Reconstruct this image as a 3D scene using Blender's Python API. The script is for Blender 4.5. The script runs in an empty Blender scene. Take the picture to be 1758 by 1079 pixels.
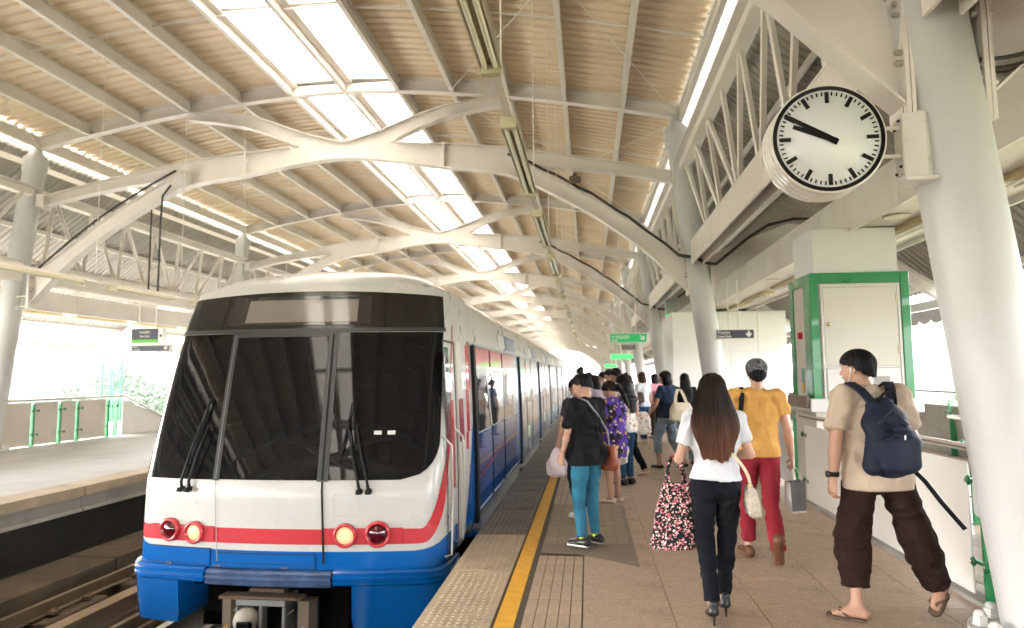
import bpy, math, random
import numpy as np
from mathutils import Vector, Matrix
R = math.radians
random.seed(7)
rng = np.random.default_rng(7)
scene = bpy.context.scene
col = scene.collection

# ------------------------------------------------------------------ camera
F_PX, CX, CY = 1172.0, 879.0, 539.5
CAM_H = 1.6
d = Vector(((1010 - CX) / F_PX, -(644 - CY) / F_PX, -1.0)).normalized()
upv = Vector((-math.sin(R(1.0)), math.cos(R(1.0)), 0))
zv = (upv - d * upv.dot(d)).normalized()
xv = d.cross(zv)
M = Matrix((xv, d, zv))                 # rows: world axes expressed in camera space
cam_data = bpy.data.cameras.new('camera')
cam = bpy.data.objects.new('camera', cam_data)
col.objects.link(cam)
cam.matrix_world = Matrix.Translation((0, 0, CAM_H)) @ M.to_4x4()
cam_data.sensor_width = 36.0
cam_data.lens = F_PX / 1758 * 36
cam_data.clip_start = 0.05
cam_data.clip_end = 3000
cam_data.dof.use_dof = True
cam_data.dof.focus_distance = 4.7
cam_data.dof.aperture_fstop = 2.0
scene.camera = cam

# ------------------------------------------------------------------ light
SUN_EL, SUN_ROT = R(38), R(266)
world = bpy.data.worlds.new('World')
scene.world = world
world.use_nodes = True
wn = world.node_tree
wn.nodes.clear()
sky = wn.nodes.new('ShaderNodeTexSky')
sky.sky_type = 'NISHITA'
sky.sun_disc = False
sky.sun_elevation = SUN_EL
sky.sun_rotation = SUN_ROT
sky.dust_density = 2.0
sky.air_density = 1.0
sky.ozone_density = 1.0
hs = wn.nodes.new('ShaderNodeHueSaturation')
hs.inputs['Saturation'].default_value = 0.12
mx = wn.nodes.new('ShaderNodeMix'); mx.data_type = 'RGBA'; mx.blend_type = 'MULTIPLY'
mx.inputs['Factor'].default_value = 1.0
mx.inputs['B'].default_value = (1.0, 1.0, 0.99, 1)
bg = wn.nodes.new('ShaderNodeBackground')
bg.inputs['Strength'].default_value = 0.15
wo = wn.nodes.new('ShaderNodeOutputWorld')
wn.links.new(sky.outputs[0], hs.inputs['Color'])
wn.links.new(hs.outputs[0], mx.inputs['A'])
wn.links.new(mx.outputs['Result'], bg.inputs['Color'])
wn.links.new(bg.outputs[0], wo.inputs[0])
sd = bpy.data.lights.new('sun', 'SUN')
sd.energy = 2.1
sd.angle = R(8)
sd.color = (1.0, 0.96, 0.9)
sun = bpy.data.objects.new('sun', sd)
col.objects.link(sun)
sdir = Vector((math.sin(SUN_ROT) * math.cos(SUN_EL), math.cos(SUN_ROT) * math.cos(SUN_EL), math.sin(SUN_EL)))
sun.rotation_euler = sdir.to_track_quat('Z', 'Y').to_euler()
sun.location = (0, 0, 60)

scene.view_settings.view_transform = 'Standard'
scene.view_settings.look = 'None'
scene.view_settings.exposure = 4.68
scene.view_settings.gamma = 1.0
scene.view_settings.use_curve_mapping = False
scene.render.engine = 'CYCLES'
scene.cycles.use_denoising = True
scene.cycles.max_bounces = 10
scene.cycles.diffuse_bounces = 4
scene.cycles.glossy_bounces = 4
scene.cycles.transmission_bounces = 6
scene.cycles.caustics_reflective = False
scene.cycles.caustics_refractive = False
scene.cycles.sample_clamp_indirect = 8.0

# ------------------------------------------------------------------ materials
MATS = {}
def mat(name, color=(0.5, 0.5, 0.5), rough=0.5, metal=0.0, var=0.0, vscale=3.0, dirt=0.0, dirtcol=(0.12, 0.09, 0.06),
        dscale=1.5, bump=0.0, bscale=60.0, coat=0.0, spec=0.5, streak=0.0, emit=None, estr=0.0, build=None, speck=0.0, sscale=160.0):
    if name in MATS: return MATS[name]
    m = bpy.data.materials.new(name); m.use_nodes = True
    nt = m.node_tree; N = nt.nodes; L = nt.links
    b = N['Principled BSDF']
    b.inputs['Roughness'].default_value = rough
    b.inputs['Metallic'].default_value = metal
    b.inputs['Base Color'].default_value = (*color, 1)
    b.inputs['Coat Weight'].default_value = coat
    b.inputs['Specular IOR Level'].default_value = spec
    if emit:
        b.inputs['Emission Color'].default_value = (*emit, 1)
        b.inputs['Emission Strength'].default_value = estr
    tc = N.new('ShaderNodeTexCoord')
    out = None
    def noise(scale, detail=4, rough_=0.55, vec=None):
        n = N.new('ShaderNodeTexNoise'); n.inputs['Scale'].default_value = scale
        n.inputs['Detail'].default_value = detail; n.inputs['Roughness'].default_value = rough_
        L.new(vec or tc.outputs['Object'], n.inputs['Vector']); return n
    def mixc(fac, a, bcol, mode='MIX'):
        x = N.new('ShaderNodeMix'); x.data_type = 'RGBA'; x.blend_type = mode
        if isinstance(fac, float): x.inputs['Factor'].default_value = fac
        else: L.new(fac, x.inputs['Factor'])
        for k, v in (('A', a), ('B', bcol)):
            if isinstance(v, tuple): x.inputs[k].default_value = (*v[:3], 1)
            else: L.new(v, x.inputs[k])
        return x.outputs['Result']
    def ramp(src, p0, p1, v0=0.0, v1=1.0):
        r = N.new('ShaderNodeMapRange'); L.new(src, r.inputs['Value'])
        r.inputs['From Min'].default_value = p0; r.inputs['From Max'].default_value = p1
        r.inputs['To Min'].default_value = v0; r.inputs['To Max'].default_value = v1
        return r.outputs[0]
    cur = tuple(color)
    if var > 0:
        n = noise(vscale)
        lo = tuple(c * (1 - var) for c in color); hi = tuple(min(1, c * (1 + var)) for c in color)
        cur = mixc(ramp(n.outputs['Fac'], 0.3, 0.7), lo, hi)
    if speck > 0:
        v = N.new('ShaderNodeTexVoronoi'); v.inputs['Scale'].default_value = sscale
        L.new(tc.outputs['Object'], v.inputs['Vector'])
        sep = N.new('ShaderNodeSeparateColor'); L.new(v.outputs['Color'], sep.inputs[0])
        g = ramp(sep.outputs[0], 0, 1, 1 - speck, 1 + speck)
        vm = N.new('ShaderNodeMix'); vm.data_type = 'RGBA'; vm.blend_type = 'MULTIPLY'; vm.inputs['Factor'].default_value = 1
        if isinstance(cur, tuple): vm.inputs['A'].default_value = (*cur, 1)
        else: L.new(cur, vm.inputs['A'])
        L.new(g, vm.inputs['B']); cur = vm.outputs['Result']
    if streak > 0:
        mp = N.new('ShaderNodeMapping'); mp.inputs['Scale'].default_value = (9, 9, 0.5)
        L.new(tc.outputs['Object'], mp.inputs['Vector'])
        n = noise(1.0, 5, 0.6, mp.outputs[0])
        cur = mixc(ramp(n.outputs['Fac'], 0.45, 0.8, 0, streak), cur, dirtcol)
    if dirt > 0:
        n = noise(dscale, 8, 0.7)
        cur = mixc(ramp(n.outputs['Fac'], 0.5, 0.78, 0, dirt), cur, dirtcol)
        rr = ramp(n.outputs['Fac'], 0.3, 0.8, max(0, rough - 0.08), min(1, rough + 0.25))
        L.new(rr, b.inputs['Roughness'])
    if not isinstance(cur, tuple): L.new(cur, b.inputs['Base Color'])
    if bump > 0:
        n = noise(bscale, 5, 0.6)
        bp = N.new('ShaderNodeBump'); bp.inputs['Strength'].default_value = bump; bp.inputs['Distance'].default_value = 0.01
        L.new(n.outputs['Fac'], bp.inputs['Height']); L.new(bp.outputs[0], b.inputs['Normal'])
    if build: build(nt, b, tc, noise, mixc, ramp)
    MATS[name] = m
    return m

steel = mat('cream_painted_steel', (0.76, 0.715, 0.665), 0.42, var=0.05, vscale=1.2, dirt=0.25, dirtcol=(0.38, 0.29, 0.2), dscale=1.1, bump=0.05, bscale=25)
colm = mat('column_paint', (0.53, 0.53, 0.525), 0.38, var=0.03, vscale=2.0, dirt=0.10, dirtcol=(0.42, 0.37, 0.31), dscale=1.6, bump=0.06, bscale=30, streak=0.12, speck=0.015, sscale=60)
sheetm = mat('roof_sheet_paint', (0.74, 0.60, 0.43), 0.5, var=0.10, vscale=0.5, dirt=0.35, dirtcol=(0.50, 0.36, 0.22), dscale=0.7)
concrete = mat('concrete_grey', (0.33, 0.31, 0.28), 0.85, var=0.15, vscale=1.2, dirt=0.5, dirtcol=(0.15, 0.12, 0.09), bump=0.3, bscale=30)
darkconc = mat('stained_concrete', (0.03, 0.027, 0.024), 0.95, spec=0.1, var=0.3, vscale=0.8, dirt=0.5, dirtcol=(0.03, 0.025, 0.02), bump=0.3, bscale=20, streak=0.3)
trackconc = mat('rusty_track_concrete', (0.085, 0.058, 0.036), 0.9, var=0.35, vscale=1.6, dirt=0.7, dirtcol=(0.07, 0.05, 0.03), bump=0.5, bscale=22)
rust = mat('rust_brown_steel', (0.12, 0.07, 0.04), 0.7, var=0.3, vscale=4, dirt=0.5, bump=0.2)
railm = mat('worn_rail_steel', (0.20, 0.14, 0.09), 0.5, metal=0.3, var=0.2, vscale=3, dirt=0.4)
railtop = mat('polished_rail_top', (0.75, 0.72, 0.68), 0.3, metal=0.8)
white = mat('white_paint', (0.62, 0.61, 0.59), 0.35, var=0.02, dirt=0.08, dirtcol=(0.45, 0.4, 0.33))
cream = mat('cream_panel', (0.56, 0.525, 0.465), 0.4, var=0.03, dirt=0.08, dirtcol=(0.5, 0.42, 0.3))
green = mat('green_paint', (0.0, 0.19, 0.05), 0.28, coat=0.4, var=0.05, dirt=0.05)
stainless = mat('stainless_tube', (0.62, 0.56, 0.52), 0.22, metal=1.0, var=0.05)
black = mat('black_rubber', (0.008, 0.008, 0.008), 0.6, spec=0.2)
blackg = mat('black_gloss', (0.01, 0.01, 0.011), 0.12)
darkm = mat('undercarriage_black', (0.004, 0.004, 0.004), 0.95, spec=0.0)

# ------------------------------------------------------------------ mesh helper
class MB:
    def __init__(s): s.v = []; s.f = []; s.sm = []
    def add(s, vs, fs, smooth=False):
        o = len(s.v); s.v.extend([tuple(map(float, v)) for v in vs]); s.f.extend([tuple(i + o for i in f) for f in fs]); s.sm.extend([smooth] * len(fs)); return s
    def box(s, lo, hi):
        x0, y0, z0 = lo; x1, y1, z1 = hi
        return s.add([(x0,y0,z0),(x1,y0,z0),(x1,y1,z0),(x0,y1,z0),(x0,y0,z1),(x1,y0,z1),(x1,y1,z1),(x0,y1,z1)],
              [(3,2,1,0),(4,5,6,7),(0,1,5,4),(1,2,6,5),(2,3,7,6),(3,0,4,7)])
    def bbox(s, lo, hi, b=0.01):       # box with chamfered edges
        x0, y0, z0 = lo; x1, y1, z1 = hi
        vs = []; 
        for z, i in ((z0, b), (z0 + b, 0), (z1 - b, 0), (z1, b)):
            for (x, y) in ((x0+b+i, y0+i), (x1-b-i, y0+i), (x1-i, y0+b+i), (x1-i, y1-b-i), (x1-b-i, y1-i), (x0+b+i, y1-i), (x0+i, y1-b-i), (x0+i, y0+b+i)):
                vs.append((x, y, z))
        fs = [tuple(range(7, -1, -1)), tuple(range(24, 32))]
        for r in range(3):
            for k in range(8):
                fs.append((r*8+k, r*8+(k+1)%8, (r+1)*8+(k+1)%8, (r+1)*8+k))
        return s.add(vs, fs)
    def beam(s, p0, p1, w, h, up=(0, 0, 1)):
        p0 = Vector(p0); p1 = Vector(p1); a = (p1 - p0).normalized(); u = Vector(up)
        sd = a.cross(u)
        if sd.length < 1e-4: sd = a.cross(Vector((1, 0, 0)))
        sd.normalize(); u = sd.cross(a)
        vs = []
        for p in (p0, p1):
            for (i, j) in ((-1,-1),(1,-1),(1,1),(-1,1)): vs.append(p + sd*(i*w/2) + u*(j*h/2))
        return s.add(vs, [(0,1,2,3),(7,6,5,4),(0,4,5,1),(1,5,6,2),(2,6,7,3),(3,7,4,0)])
    def ibeam(s, p0, p1, w, h, t=0.015, up=(0, 0, 1)):
        p0 = Vector(p0); p1 = Vector(p1); a = (p1-p0).normalized(); u = Vector(up); sd = a.cross(u).normalized(); u = sd.cross(a)
        s.beam(p0 + u*(h/2 - t/2), p1 + u*(h/2 - t/2), w, t, u); s.beam(p0 - u*(h/2 - t/2), p1 - u*(h/2 - t/2), w, t, u)
        return s.beam(p0, p1, t, h - 2*t, u)
    def tube(s, pts, r, n=8, caps=True):
        pts = [Vector(p) for p in pts]; m = len(pts)
        rr = r if isinstance(r, (list, tuple)) else [r]*m
        vs = []; ref = None
        for i, p in enumerate(pts):
            a = (pts[min(i+1, m-1)] - pts[max(i-1, 0)]).normalized()
            if ref is None:
                ref = Vector((0,0,1)) if abs(a.z) < 0.9 else Vector((1,0,0))
            sd = a.cross(ref).normalized(); u = sd.cross(a); ref = u
            for k in range(n):
                t = 2*math.pi*k/n; vs.append(p + (sd*math.cos(t) + u*math.sin(t))*rr[i])
        fs = []
        for i in range(m-1):
            for k in range(n): fs.append((i*n+k, i*n+(k+1)%n, (i+1)*n+(k+1)%n, (i+1)*n+k))
        s.add(vs, fs, True)
        if caps:
            s.add([vs[k] for k in range(n)], [tuple(range(n-1, -1, -1))]); s.add([vs[(m-1)*n+k] for k in range(n)], [tuple(range(n))])
        return s
    def cyl(s, p0, p1, r, n=16, r1=None):
        return s.tube([p0, p1], [r, r if r1 is None else r1], n)
    def lathe(s, prof, c=(0,0,0), n=24, axis='z', smooth=True):
        vs = []
        for (r, h) in prof:
            for k in range(n):
                t = 2*math.pi*k/n; a, b = r*math.cos(t), r*math.sin(t)
                p = {'z': (a, b, h), 'y': (a, h, b), 'x': (h, a, b)}[axis]
                vs.append((c[0]+p[0], c[1]+p[1], c[2]+p[2]))
        fs = []
        for i in range(len(prof)-1):
            for k in range(n): fs.append((i*n+k, i*n+(k+1)%n, (i+1)*n+(k+1)%n, (i+1)*n+k))
        fs.append(tuple(range(n-1, -1, -1))); fs.append(tuple((len(prof)-1)*n+k for k in range(n)))
        return s.add(vs, fs, smooth)
    def prism(s, poly, y0, y1):        # polygon in xz, extruded along y
        n = len(poly)
        vs = [(x, y0, z) for x, z in poly] + [(x, y1, z) for x, z in poly]
        return s.add(vs, [tuple(range(n)), tuple(range(2*n-1, n-1, -1))] + [(i, n+i, n+(i+1)%n, (i+1)%n) for i in range(n)])
    def prismz(s, poly, z0, z1):
        n = len(poly)
        vs = [(x, y, z0) for x, y in poly] + [(x, y, z1) for x, y in poly]
        return s.add(vs, [tuple(range(n-1, -1, -1)), tuple(range(n, 2*n))] + [(i, (i+1)%n, n+(i+1)%n, n+i) for i in range(n)])
    def strip(s, top, bot, y0, y1):    # band between two xz polylines, extruded along y (closed solid)
        n = len(top); vs = []
        for y in (y0, y1):
            vs += [(x, y, z) for x, z in top] + [(x, y, z) for x, z in bot]
        fs = []; o = 2*n
        for i in range(n-1):
            fs += [(n+i, n+i+1, i+1, i), (o+i, o+i+1, o+n+i+1, o+n+i), (i, i+1, o+i+1, o+i), (o+n+i, o+n+i+1, n+i+1, n+i)]
        fs += [(0, o, o+n, n), (n-1, 2*n-1, o+2*n-1, o+n-1)]
        return s.add(vs, fs)
    def grid(s, P, smooth=True, flip=False, close=False):     # P[i][j]
        n, m = len(P), len(P[0]); vs = [p for r in P for p in r]; fs = []
        for i in range(n-1):
            for j in range(m if close else m-1):
                q = (i*m+j, i*m+(j+1)%m, (i+1)*m+(j+1)%m, (i+1)*m+j); fs.append(q[::-1] if flip else q)
        return s.add(vs, fs, smooth)
    def mesh(s, name):
        me = bpy.data.meshes.new(name); me.from_pydata(s.v, [], s.f)
        me.polygons.foreach_set('use_smooth', s.sm); me.update(); return me
    def build(s, name, m=None, parent=None, **k):
        me = s.mesh(name)
        return link(name, me, m, parent, **k)

def link(name, me, m=None, parent=None, loc=None, label=None, kind=None):
    o = bpy.data.objects.new(name, me)
    if m is not None and not me.materials: me.materials.append(m)
    col.objects.link(o)
    if parent is not None: o.parent = parent
    if loc is not None: o.location = loc
    if label: o['label'] = label
    if kind: o['kind'] = kind
    return o
def tag(o, label, cat, group=None):
    o['label'] = label; o['category'] = cat
    if group: o['group'] = group
    return o
def thing(name, label, cat, loc=(0, 0, 0), rz=0, group=None):
    o = bpy.data.objects.new(name, None); col.objects.link(o); o.empty_display_size = 0.1
    o.location = loc; o.rotation_euler = (0, 0, rz)
    return tag(o, label, cat, group)
def struct(o): o['kind'] = 'structure'; return o
def copy_tree(o, parent=None, loc=None, label=None):
    c = o.copy(); col.objects.link(c); c.parent = parent
    if loc is not None: c.location = loc
    if label: c['label'] = label
    for ch in o.children: copy_tree(ch, c)
    return c
ORD = ['nearest', 'second', 'third', 'fourth', 'fifth', 'sixth', 'seventh', 'eighth', 'ninth', 'tenth', 'eleventh', 'twelfth', 'thirteenth', 'fourteenth', 'fifteenth', 'sixteenth', 'seventeenth']
def text(name, body, size, m, parent, loc, rot=(R(90), 0, 0), align='LEFT', ext=0.001, bold=0.0):
    cu = bpy.data.curves.new(name, 'FONT'); cu.body = body; cu.size = size; cu.extrude = ext; cu.offset = bold
    cu.align_x = align; cu.align_y = 'CENTER'
    cu.materials.append(m)
    o = bpy.data.objects.new(name, cu); col.objects.link(o)
    bpy.context.view_layer.update()
    me = bpy.data.meshes.new_from_object(o.evaluated_get(bpy.context.evaluated_depsgraph_get()))
    bpy.data.objects.remove(o)
    if not me.materials: me.materials.append(m)
    o = bpy.data.objects.new(name, me); col.objects.link(o); o.parent = parent; o.location = loc; o.rotation_euler = rot
    o['kind'] = 'stuff' if len(body) > 8 else 'thing'
    return o
# ------------------------------------------------------------------ ground far below and platforms
BAY, Y0 = 9.5, 4.5
XC = -5.2
grass = mat('far_ground', (0.16, 0.17, 0.10), 0.95, var=0.4, vscale=0.02)
g = MB(); g.add([(-1500,-1500,-13),(1500,-1500,-13),(1500,1500,-13),(-1500,1500,-13)], [(0,1,2,3)])
struct(g.build('ground', grass))
asphalt = mat('asphalt', (0.06, 0.06, 0.06), 0.9, var=0.15)
g = MB(); g.box((12, -300, -12.99), (26, 900, -12.95)); struct(g.build('street', asphalt))
YB, YE = -75.0, 150.0

granite = mat('granite_tile', (0.46, 0.35, 0.26), 0.42, var=0.10, vscale=1.3, dirt=0.75, dirtcol=(0.20, 0.15, 0.105), dscale=2.2, speck=0.22, sscale=120, bump=0.05, bscale=150)
grout = mat('grout', (0.12, 0.095, 0.07), 0.9)
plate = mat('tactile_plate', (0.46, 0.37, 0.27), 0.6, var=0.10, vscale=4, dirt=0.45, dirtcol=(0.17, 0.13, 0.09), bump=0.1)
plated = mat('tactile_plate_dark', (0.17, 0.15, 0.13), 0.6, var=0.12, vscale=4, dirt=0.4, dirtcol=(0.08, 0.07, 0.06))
yellowm = mat('yellow_line_tile', (0.78, 0.42, 0.04), 0.5, var=0.08, vscale=6, dirt=0.6, dirtcol=(0.36, 0.22, 0.08), dscale=9, bump=0.1)
olive = mat('olive_tile', (0.30, 0.255, 0.175), 0.5, var=0.15, vscale=3, speck=0.15)
brownt = mat('brown_tile', (0.235, 0.185, 0.14), 0.5, var=0.12, vscale=3, speck=0.12)
darkjoint = mat('dark_joint', (0.10, 0.085, 0.07), 0.8)

p = MB(); p.box((-1.15, YB, -0.32), (7.2, YE, -0.012))
plat = struct(p.build('platform', grout))
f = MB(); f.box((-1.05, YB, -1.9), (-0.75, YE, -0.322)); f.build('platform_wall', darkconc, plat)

# edge plates (each 1.29 m long, studs and bars are relief)
def stud_plate():
    b = MB(); b.bbox((-1.15, 0, -0.012), (-0.655, 1.285, 0.0), 0.003)
    for i in range(8):
        x = -1.085 + i*0.053
        for j in range(22):
            y = 0.05 + j*0.0555
            b.lathe([(0.015, 0.0), (0.011, 0.005), (0.004, 0.0065)], (x, y, 0), 6)
    return b.mesh('tactile_plate')
def bar_plate():
    b = MB(); b.bbox((-1.15, 0, -0.012), (-0.655, 1.285, 0.0), 0.003)
    for i in range(9):
        x = -1.10 + i*0.05
        b.bbox((x-0.011, 0.04, -0.002), (x+0.011, 1.25, 0.006), 0.003)
    return b.mesh('tactile_plate')
studm, barm, bardk = stud_plate(), bar_plate(), bar_plate()
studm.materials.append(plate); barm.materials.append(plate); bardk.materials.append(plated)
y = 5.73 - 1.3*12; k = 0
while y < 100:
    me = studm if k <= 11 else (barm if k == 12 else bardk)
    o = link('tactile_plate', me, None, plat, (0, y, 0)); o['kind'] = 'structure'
    if k == 11: o['label'] = 'pale edge plate with rows of round studs'
    if k == 12: o['label'] = 'pale edge plate with long raised bars'
    y += 1.3; k += 1
# yellow line tiles
b = MB(); b.bbox((-0.632, 0, -0.012), (-0.505, 0.596, 0.002), 0.003); ym = b.mesh('yellow_tile'); ym.materials.append(yellowm)
for k in range(120): link('yellow_tile', ym, None, plat, (0, -4+k*0.6, 0))
b = MB(); b.box((-0.5, -6, -0.012), (-0.462, 100, -0.001)); b.build('drain_joint', darkjoint, plat)
# grooved strip: five narrow granite runs
b = MB(); b.bbox((0, 0, -0.012), (0.072, 1.19, 0.0), 0.002); gm = b.mesh('grooved_strip'); gm.materials.append(granite)
for j in range(-1, 24):
    if j in (6, 7): continue
    for i in range(5):
        yy = j*1.2 + (0.0 if j < 6 else 0.0)
        link('grooved_strip', gm, None, plat, (-0.458 + i*0.078, yy - 0.95, 0))
# granite tiles
b = MB(); b.bbox((0, 0, -0.012), (0.595, 0.595, 0.0), 0.0015); tm = b.mesh('floor_tile'); tm.materials.append(granite)
patch = [(-0.455, 6.33), (-0.12, 6.31), (0.40, 5.93), (0.40, 8.66), (-0.455, 8.66)]
for j in range(-2, 46):
    for i in range(5):
        x = -0.062 + i*0.6; yy = 0.3 + j*0.6
        link('floor_tile', tm, None, plat, (x, yy, 0))
st = MB()
for j in range(46, 210):
    for i in range(-1, 5): st.box((-0.062+i*0.6+0.002, 0.3+j*0.6+0.002, -0.012), (-0.062+i*0.6+0.596, 0.3+j*0.6+0.596, 0.0))
for j in range(-4, 120):
    for i in range(5, 12): st.box((-0.062+i*0.6+0.002, 0.3+j*0.6+0.002, -0.012), (-0.062+i*0.6+0.596, 0.3+j*0.6+0.596, 0.0))
st.build('far_tiles', granite, plat, kind='stuff')
# door patch: dark border with olive tiles, laid 4 mm proud
b = MB(); b.prismz(patch, 0.0015, 0.004); pb = b.build('brown_border', brownt, plat)
b = MB(); b.bbox((0, 0, 0.003), (0.104, 0.238, 0.0085), 0.002); om = b.mesh('olive_tile'); om.materials.append(olive)
for i in range(7):
    for j in range(8):
        x = -0.43 + i*0.113; yy = 6.68 + j*0.248
        if yy < 6.31 + 0.25: continue
        link('olive_tile', om, None, plat, (x, yy, 0))
lb = MB(); lb.add([(-0.12, 6.42, 0.004), (0.36, 6.10, 0.004), (0.36, 5.78, 0.004)], [(0,1,2)])

# left platform
paving = mat('pale_paving', (0.39, 0.385, 0.38), 0.6, var=0.12, vscale=0.7, dirt=0.4, dirtcol=(0.2, 0.18, 0.15), dscale=0.8, bump=0.1)
edgem = mat('edge_concrete', (0.36, 0.28, 0.20), 0.7, var=0.15, vscale=2, dirt=0.4, bump=0.1)
p = MB(); p.box((-17.6, YB, -0.35), (-7.6, YE, 0.0)); lp = struct(p.build('platform', paving))
for k in range(-4, 30):
    b = MB(); b.bbox((-7.95, k*3.2, 0.001), (-7.47, k*3.2+3.17, 0.012), 0.004); b.box((-7.585, k*3.2, -0.13), (-7.47, k*3.2+3.17, 0.0)); b.build('edge_slab', edgem, lp)
    b = MB(); b.bbox((-7.62, k*3.2, -0.3), (-7.53, k*3.2+3.18, -0.133), 0.005); b.box((-7.66, k*3.2, -0.36), (-7.5, k*3.2+3.18, -0.302)); b.build('edge_beam', concrete, lp)
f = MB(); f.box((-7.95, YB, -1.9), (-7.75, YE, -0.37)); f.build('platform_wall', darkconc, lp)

# ------------------------------------------------------------------ track bed
t = MB(); t.box((-7.74, YB, -2.0), (-1.06, YE, -1.5)); tb = struct(t.build('track_bed', mat('track_bed_dark', (0.015,0.012,0.01), 0.95, spec=0.05, var=0.4, vscale=1.5)))
for k in range(-6, 40):
    b = MB(); b.bbox((-7.72, k*2.4, -1.5), (-6.93, k*2.4+2.385, -1.02 + 0.01*math.sin(k*2.1)), 0.01); b.build('trough_slab', trackconc, tb)
for k in range(-6, 60):       # plinths with clips under the empty track's rails
    for xr in (-6.48, -5.08):
        if xr == -5.08 and k % 2: continue
        o = MB(); o.bbox((xr-0.22, k*1.5, -1.5), (xr+0.22, k*1.5+1.05, -1.19 + 0.02*math.sin(k)), 0.02)
        o.build('plinth', trackconc, tb)
        if k < 20:
            c = MB()
            for yy in (0.25, 0.8):
                for sx in (-1, 1):
                    c.bbox((xr+sx*0.12-0.05, k*1.5+yy-0.06, -1.185), (xr+sx*0.12+0.05, k*1.5+yy+0.06, -1.13), 0.01); c.cyl((xr+sx*0.14, k*1.5+yy, -1.14), (xr+sx*0.14, k*1.5+yy, -1.10), 0.018, 6)
            c.build('rail_clip', rust, tb)
def rail_profile(x, z, name='rail'):
    b = MB(); b.box((x-0.065, YB, z-0.15), (x+0.065, YE, z-0.135)); b.box((x-0.012, YB, z-0.134), (x+0.012, YE, z-0.041)); b.box((x-0.034, YB, z-0.04), (x+0.034, YE, z))
    o = b.build(name, railm); o['kind'] = 'structure'
    q = MB(); q.box((x-0.026, YB, z+0.001), (x+0.026, YE, z+0.003)); q.build('rail_head', railtop if x > -4 else railm, o)
for x in (-6.48, -5.08, -3.58, -2.14): rail_profile(x, -1.04)
b = MB(); b.box((-5.62, YB, -0.99), (-5.44, YE, -0.955)); b.box((-5.56, YB, -1.16), (-5.50, YE, -0.991)); b.box((-5.60, YB, -1.5), (-5.46, YE, -1.161))
o = struct(b.build('guard_beam', mat('guard_beam_paint', (0.24, 0.16, 0.10), 0.6, var=0.2, vscale=2, dirt=0.5)))
b = MB(); b.box((-4.62, YB, -1.07), (-4.53, YE, -1.045)); b.box((-4.60, YB, -1.3), (-4.55, YE, -1.071)); b.box((-4.7, YB, -1.5), (-4.45, YE, -1.301))
o = struct(b.build('power_rail', mat('power_rail_metal', (0.55, 0.52, 0.48), 0.4, metal=0.4, dirt=0.4)))

# ------------------------------------------------------------------ roof arches
def raf_z(x):   # underside of rafter
    u = (x - XC)/7.25
    return 7.82 - 0.98*abs(u)**1.7
def arch_low(x):   # centreline of the lower chord
    pts = [(0, 6.49), (2.2, 6.28), (3.55, 6.02), (4.7, 5.44), (5.85, 4.71), (7.25, 3.60)]
    u = abs(x - XC)
    for (a, za), (b2, zb) in zip(pts, pts[1:]):
        if u <= b2:
            i = pts.index((a, za)); t = (u-a)/(b2-a)
            p0 = pts[i-1][1] if i > 0 else pts[1][1]; p3 = pts[i+2][1] if i+2 < len(pts) else zb - (za-zb)
            return 0.5*((2*za) + (-p0+zb)*t + (2*p0-5*za+4*zb-p3)*t*t + (-p0+3*za-3*zb+p3)*t**3)
    return 3.63
def polyband(fn, depthfn, x0, x1, n):
    top, bot = [], []
    for i in range(n+1):
        x = x0 + (x1-x0)*i/n; z = fn(x)
        sl = (fn(x+0.01)-fn(x-0.01))/0.02; k = math.sqrt(1+sl*sl); dp = depthfn(x)/2*k
        top.append((x, z+dp)); bot.append((x, z-dp))
    return top, bot
def i_section(mb, top, bot, wf=0.11, t=0.022, tw=0.012):
    mb.strip(top, bot, -tw, tw)
    off = lambda pl, s: [(x, z + s) for x, z in pl]
    mb.strip(off(top, t), off(top, 0.0), -wf, wf)
    mb.strip(off(bot, 0.0), off(bot, -t), -wf, wf)
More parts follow.
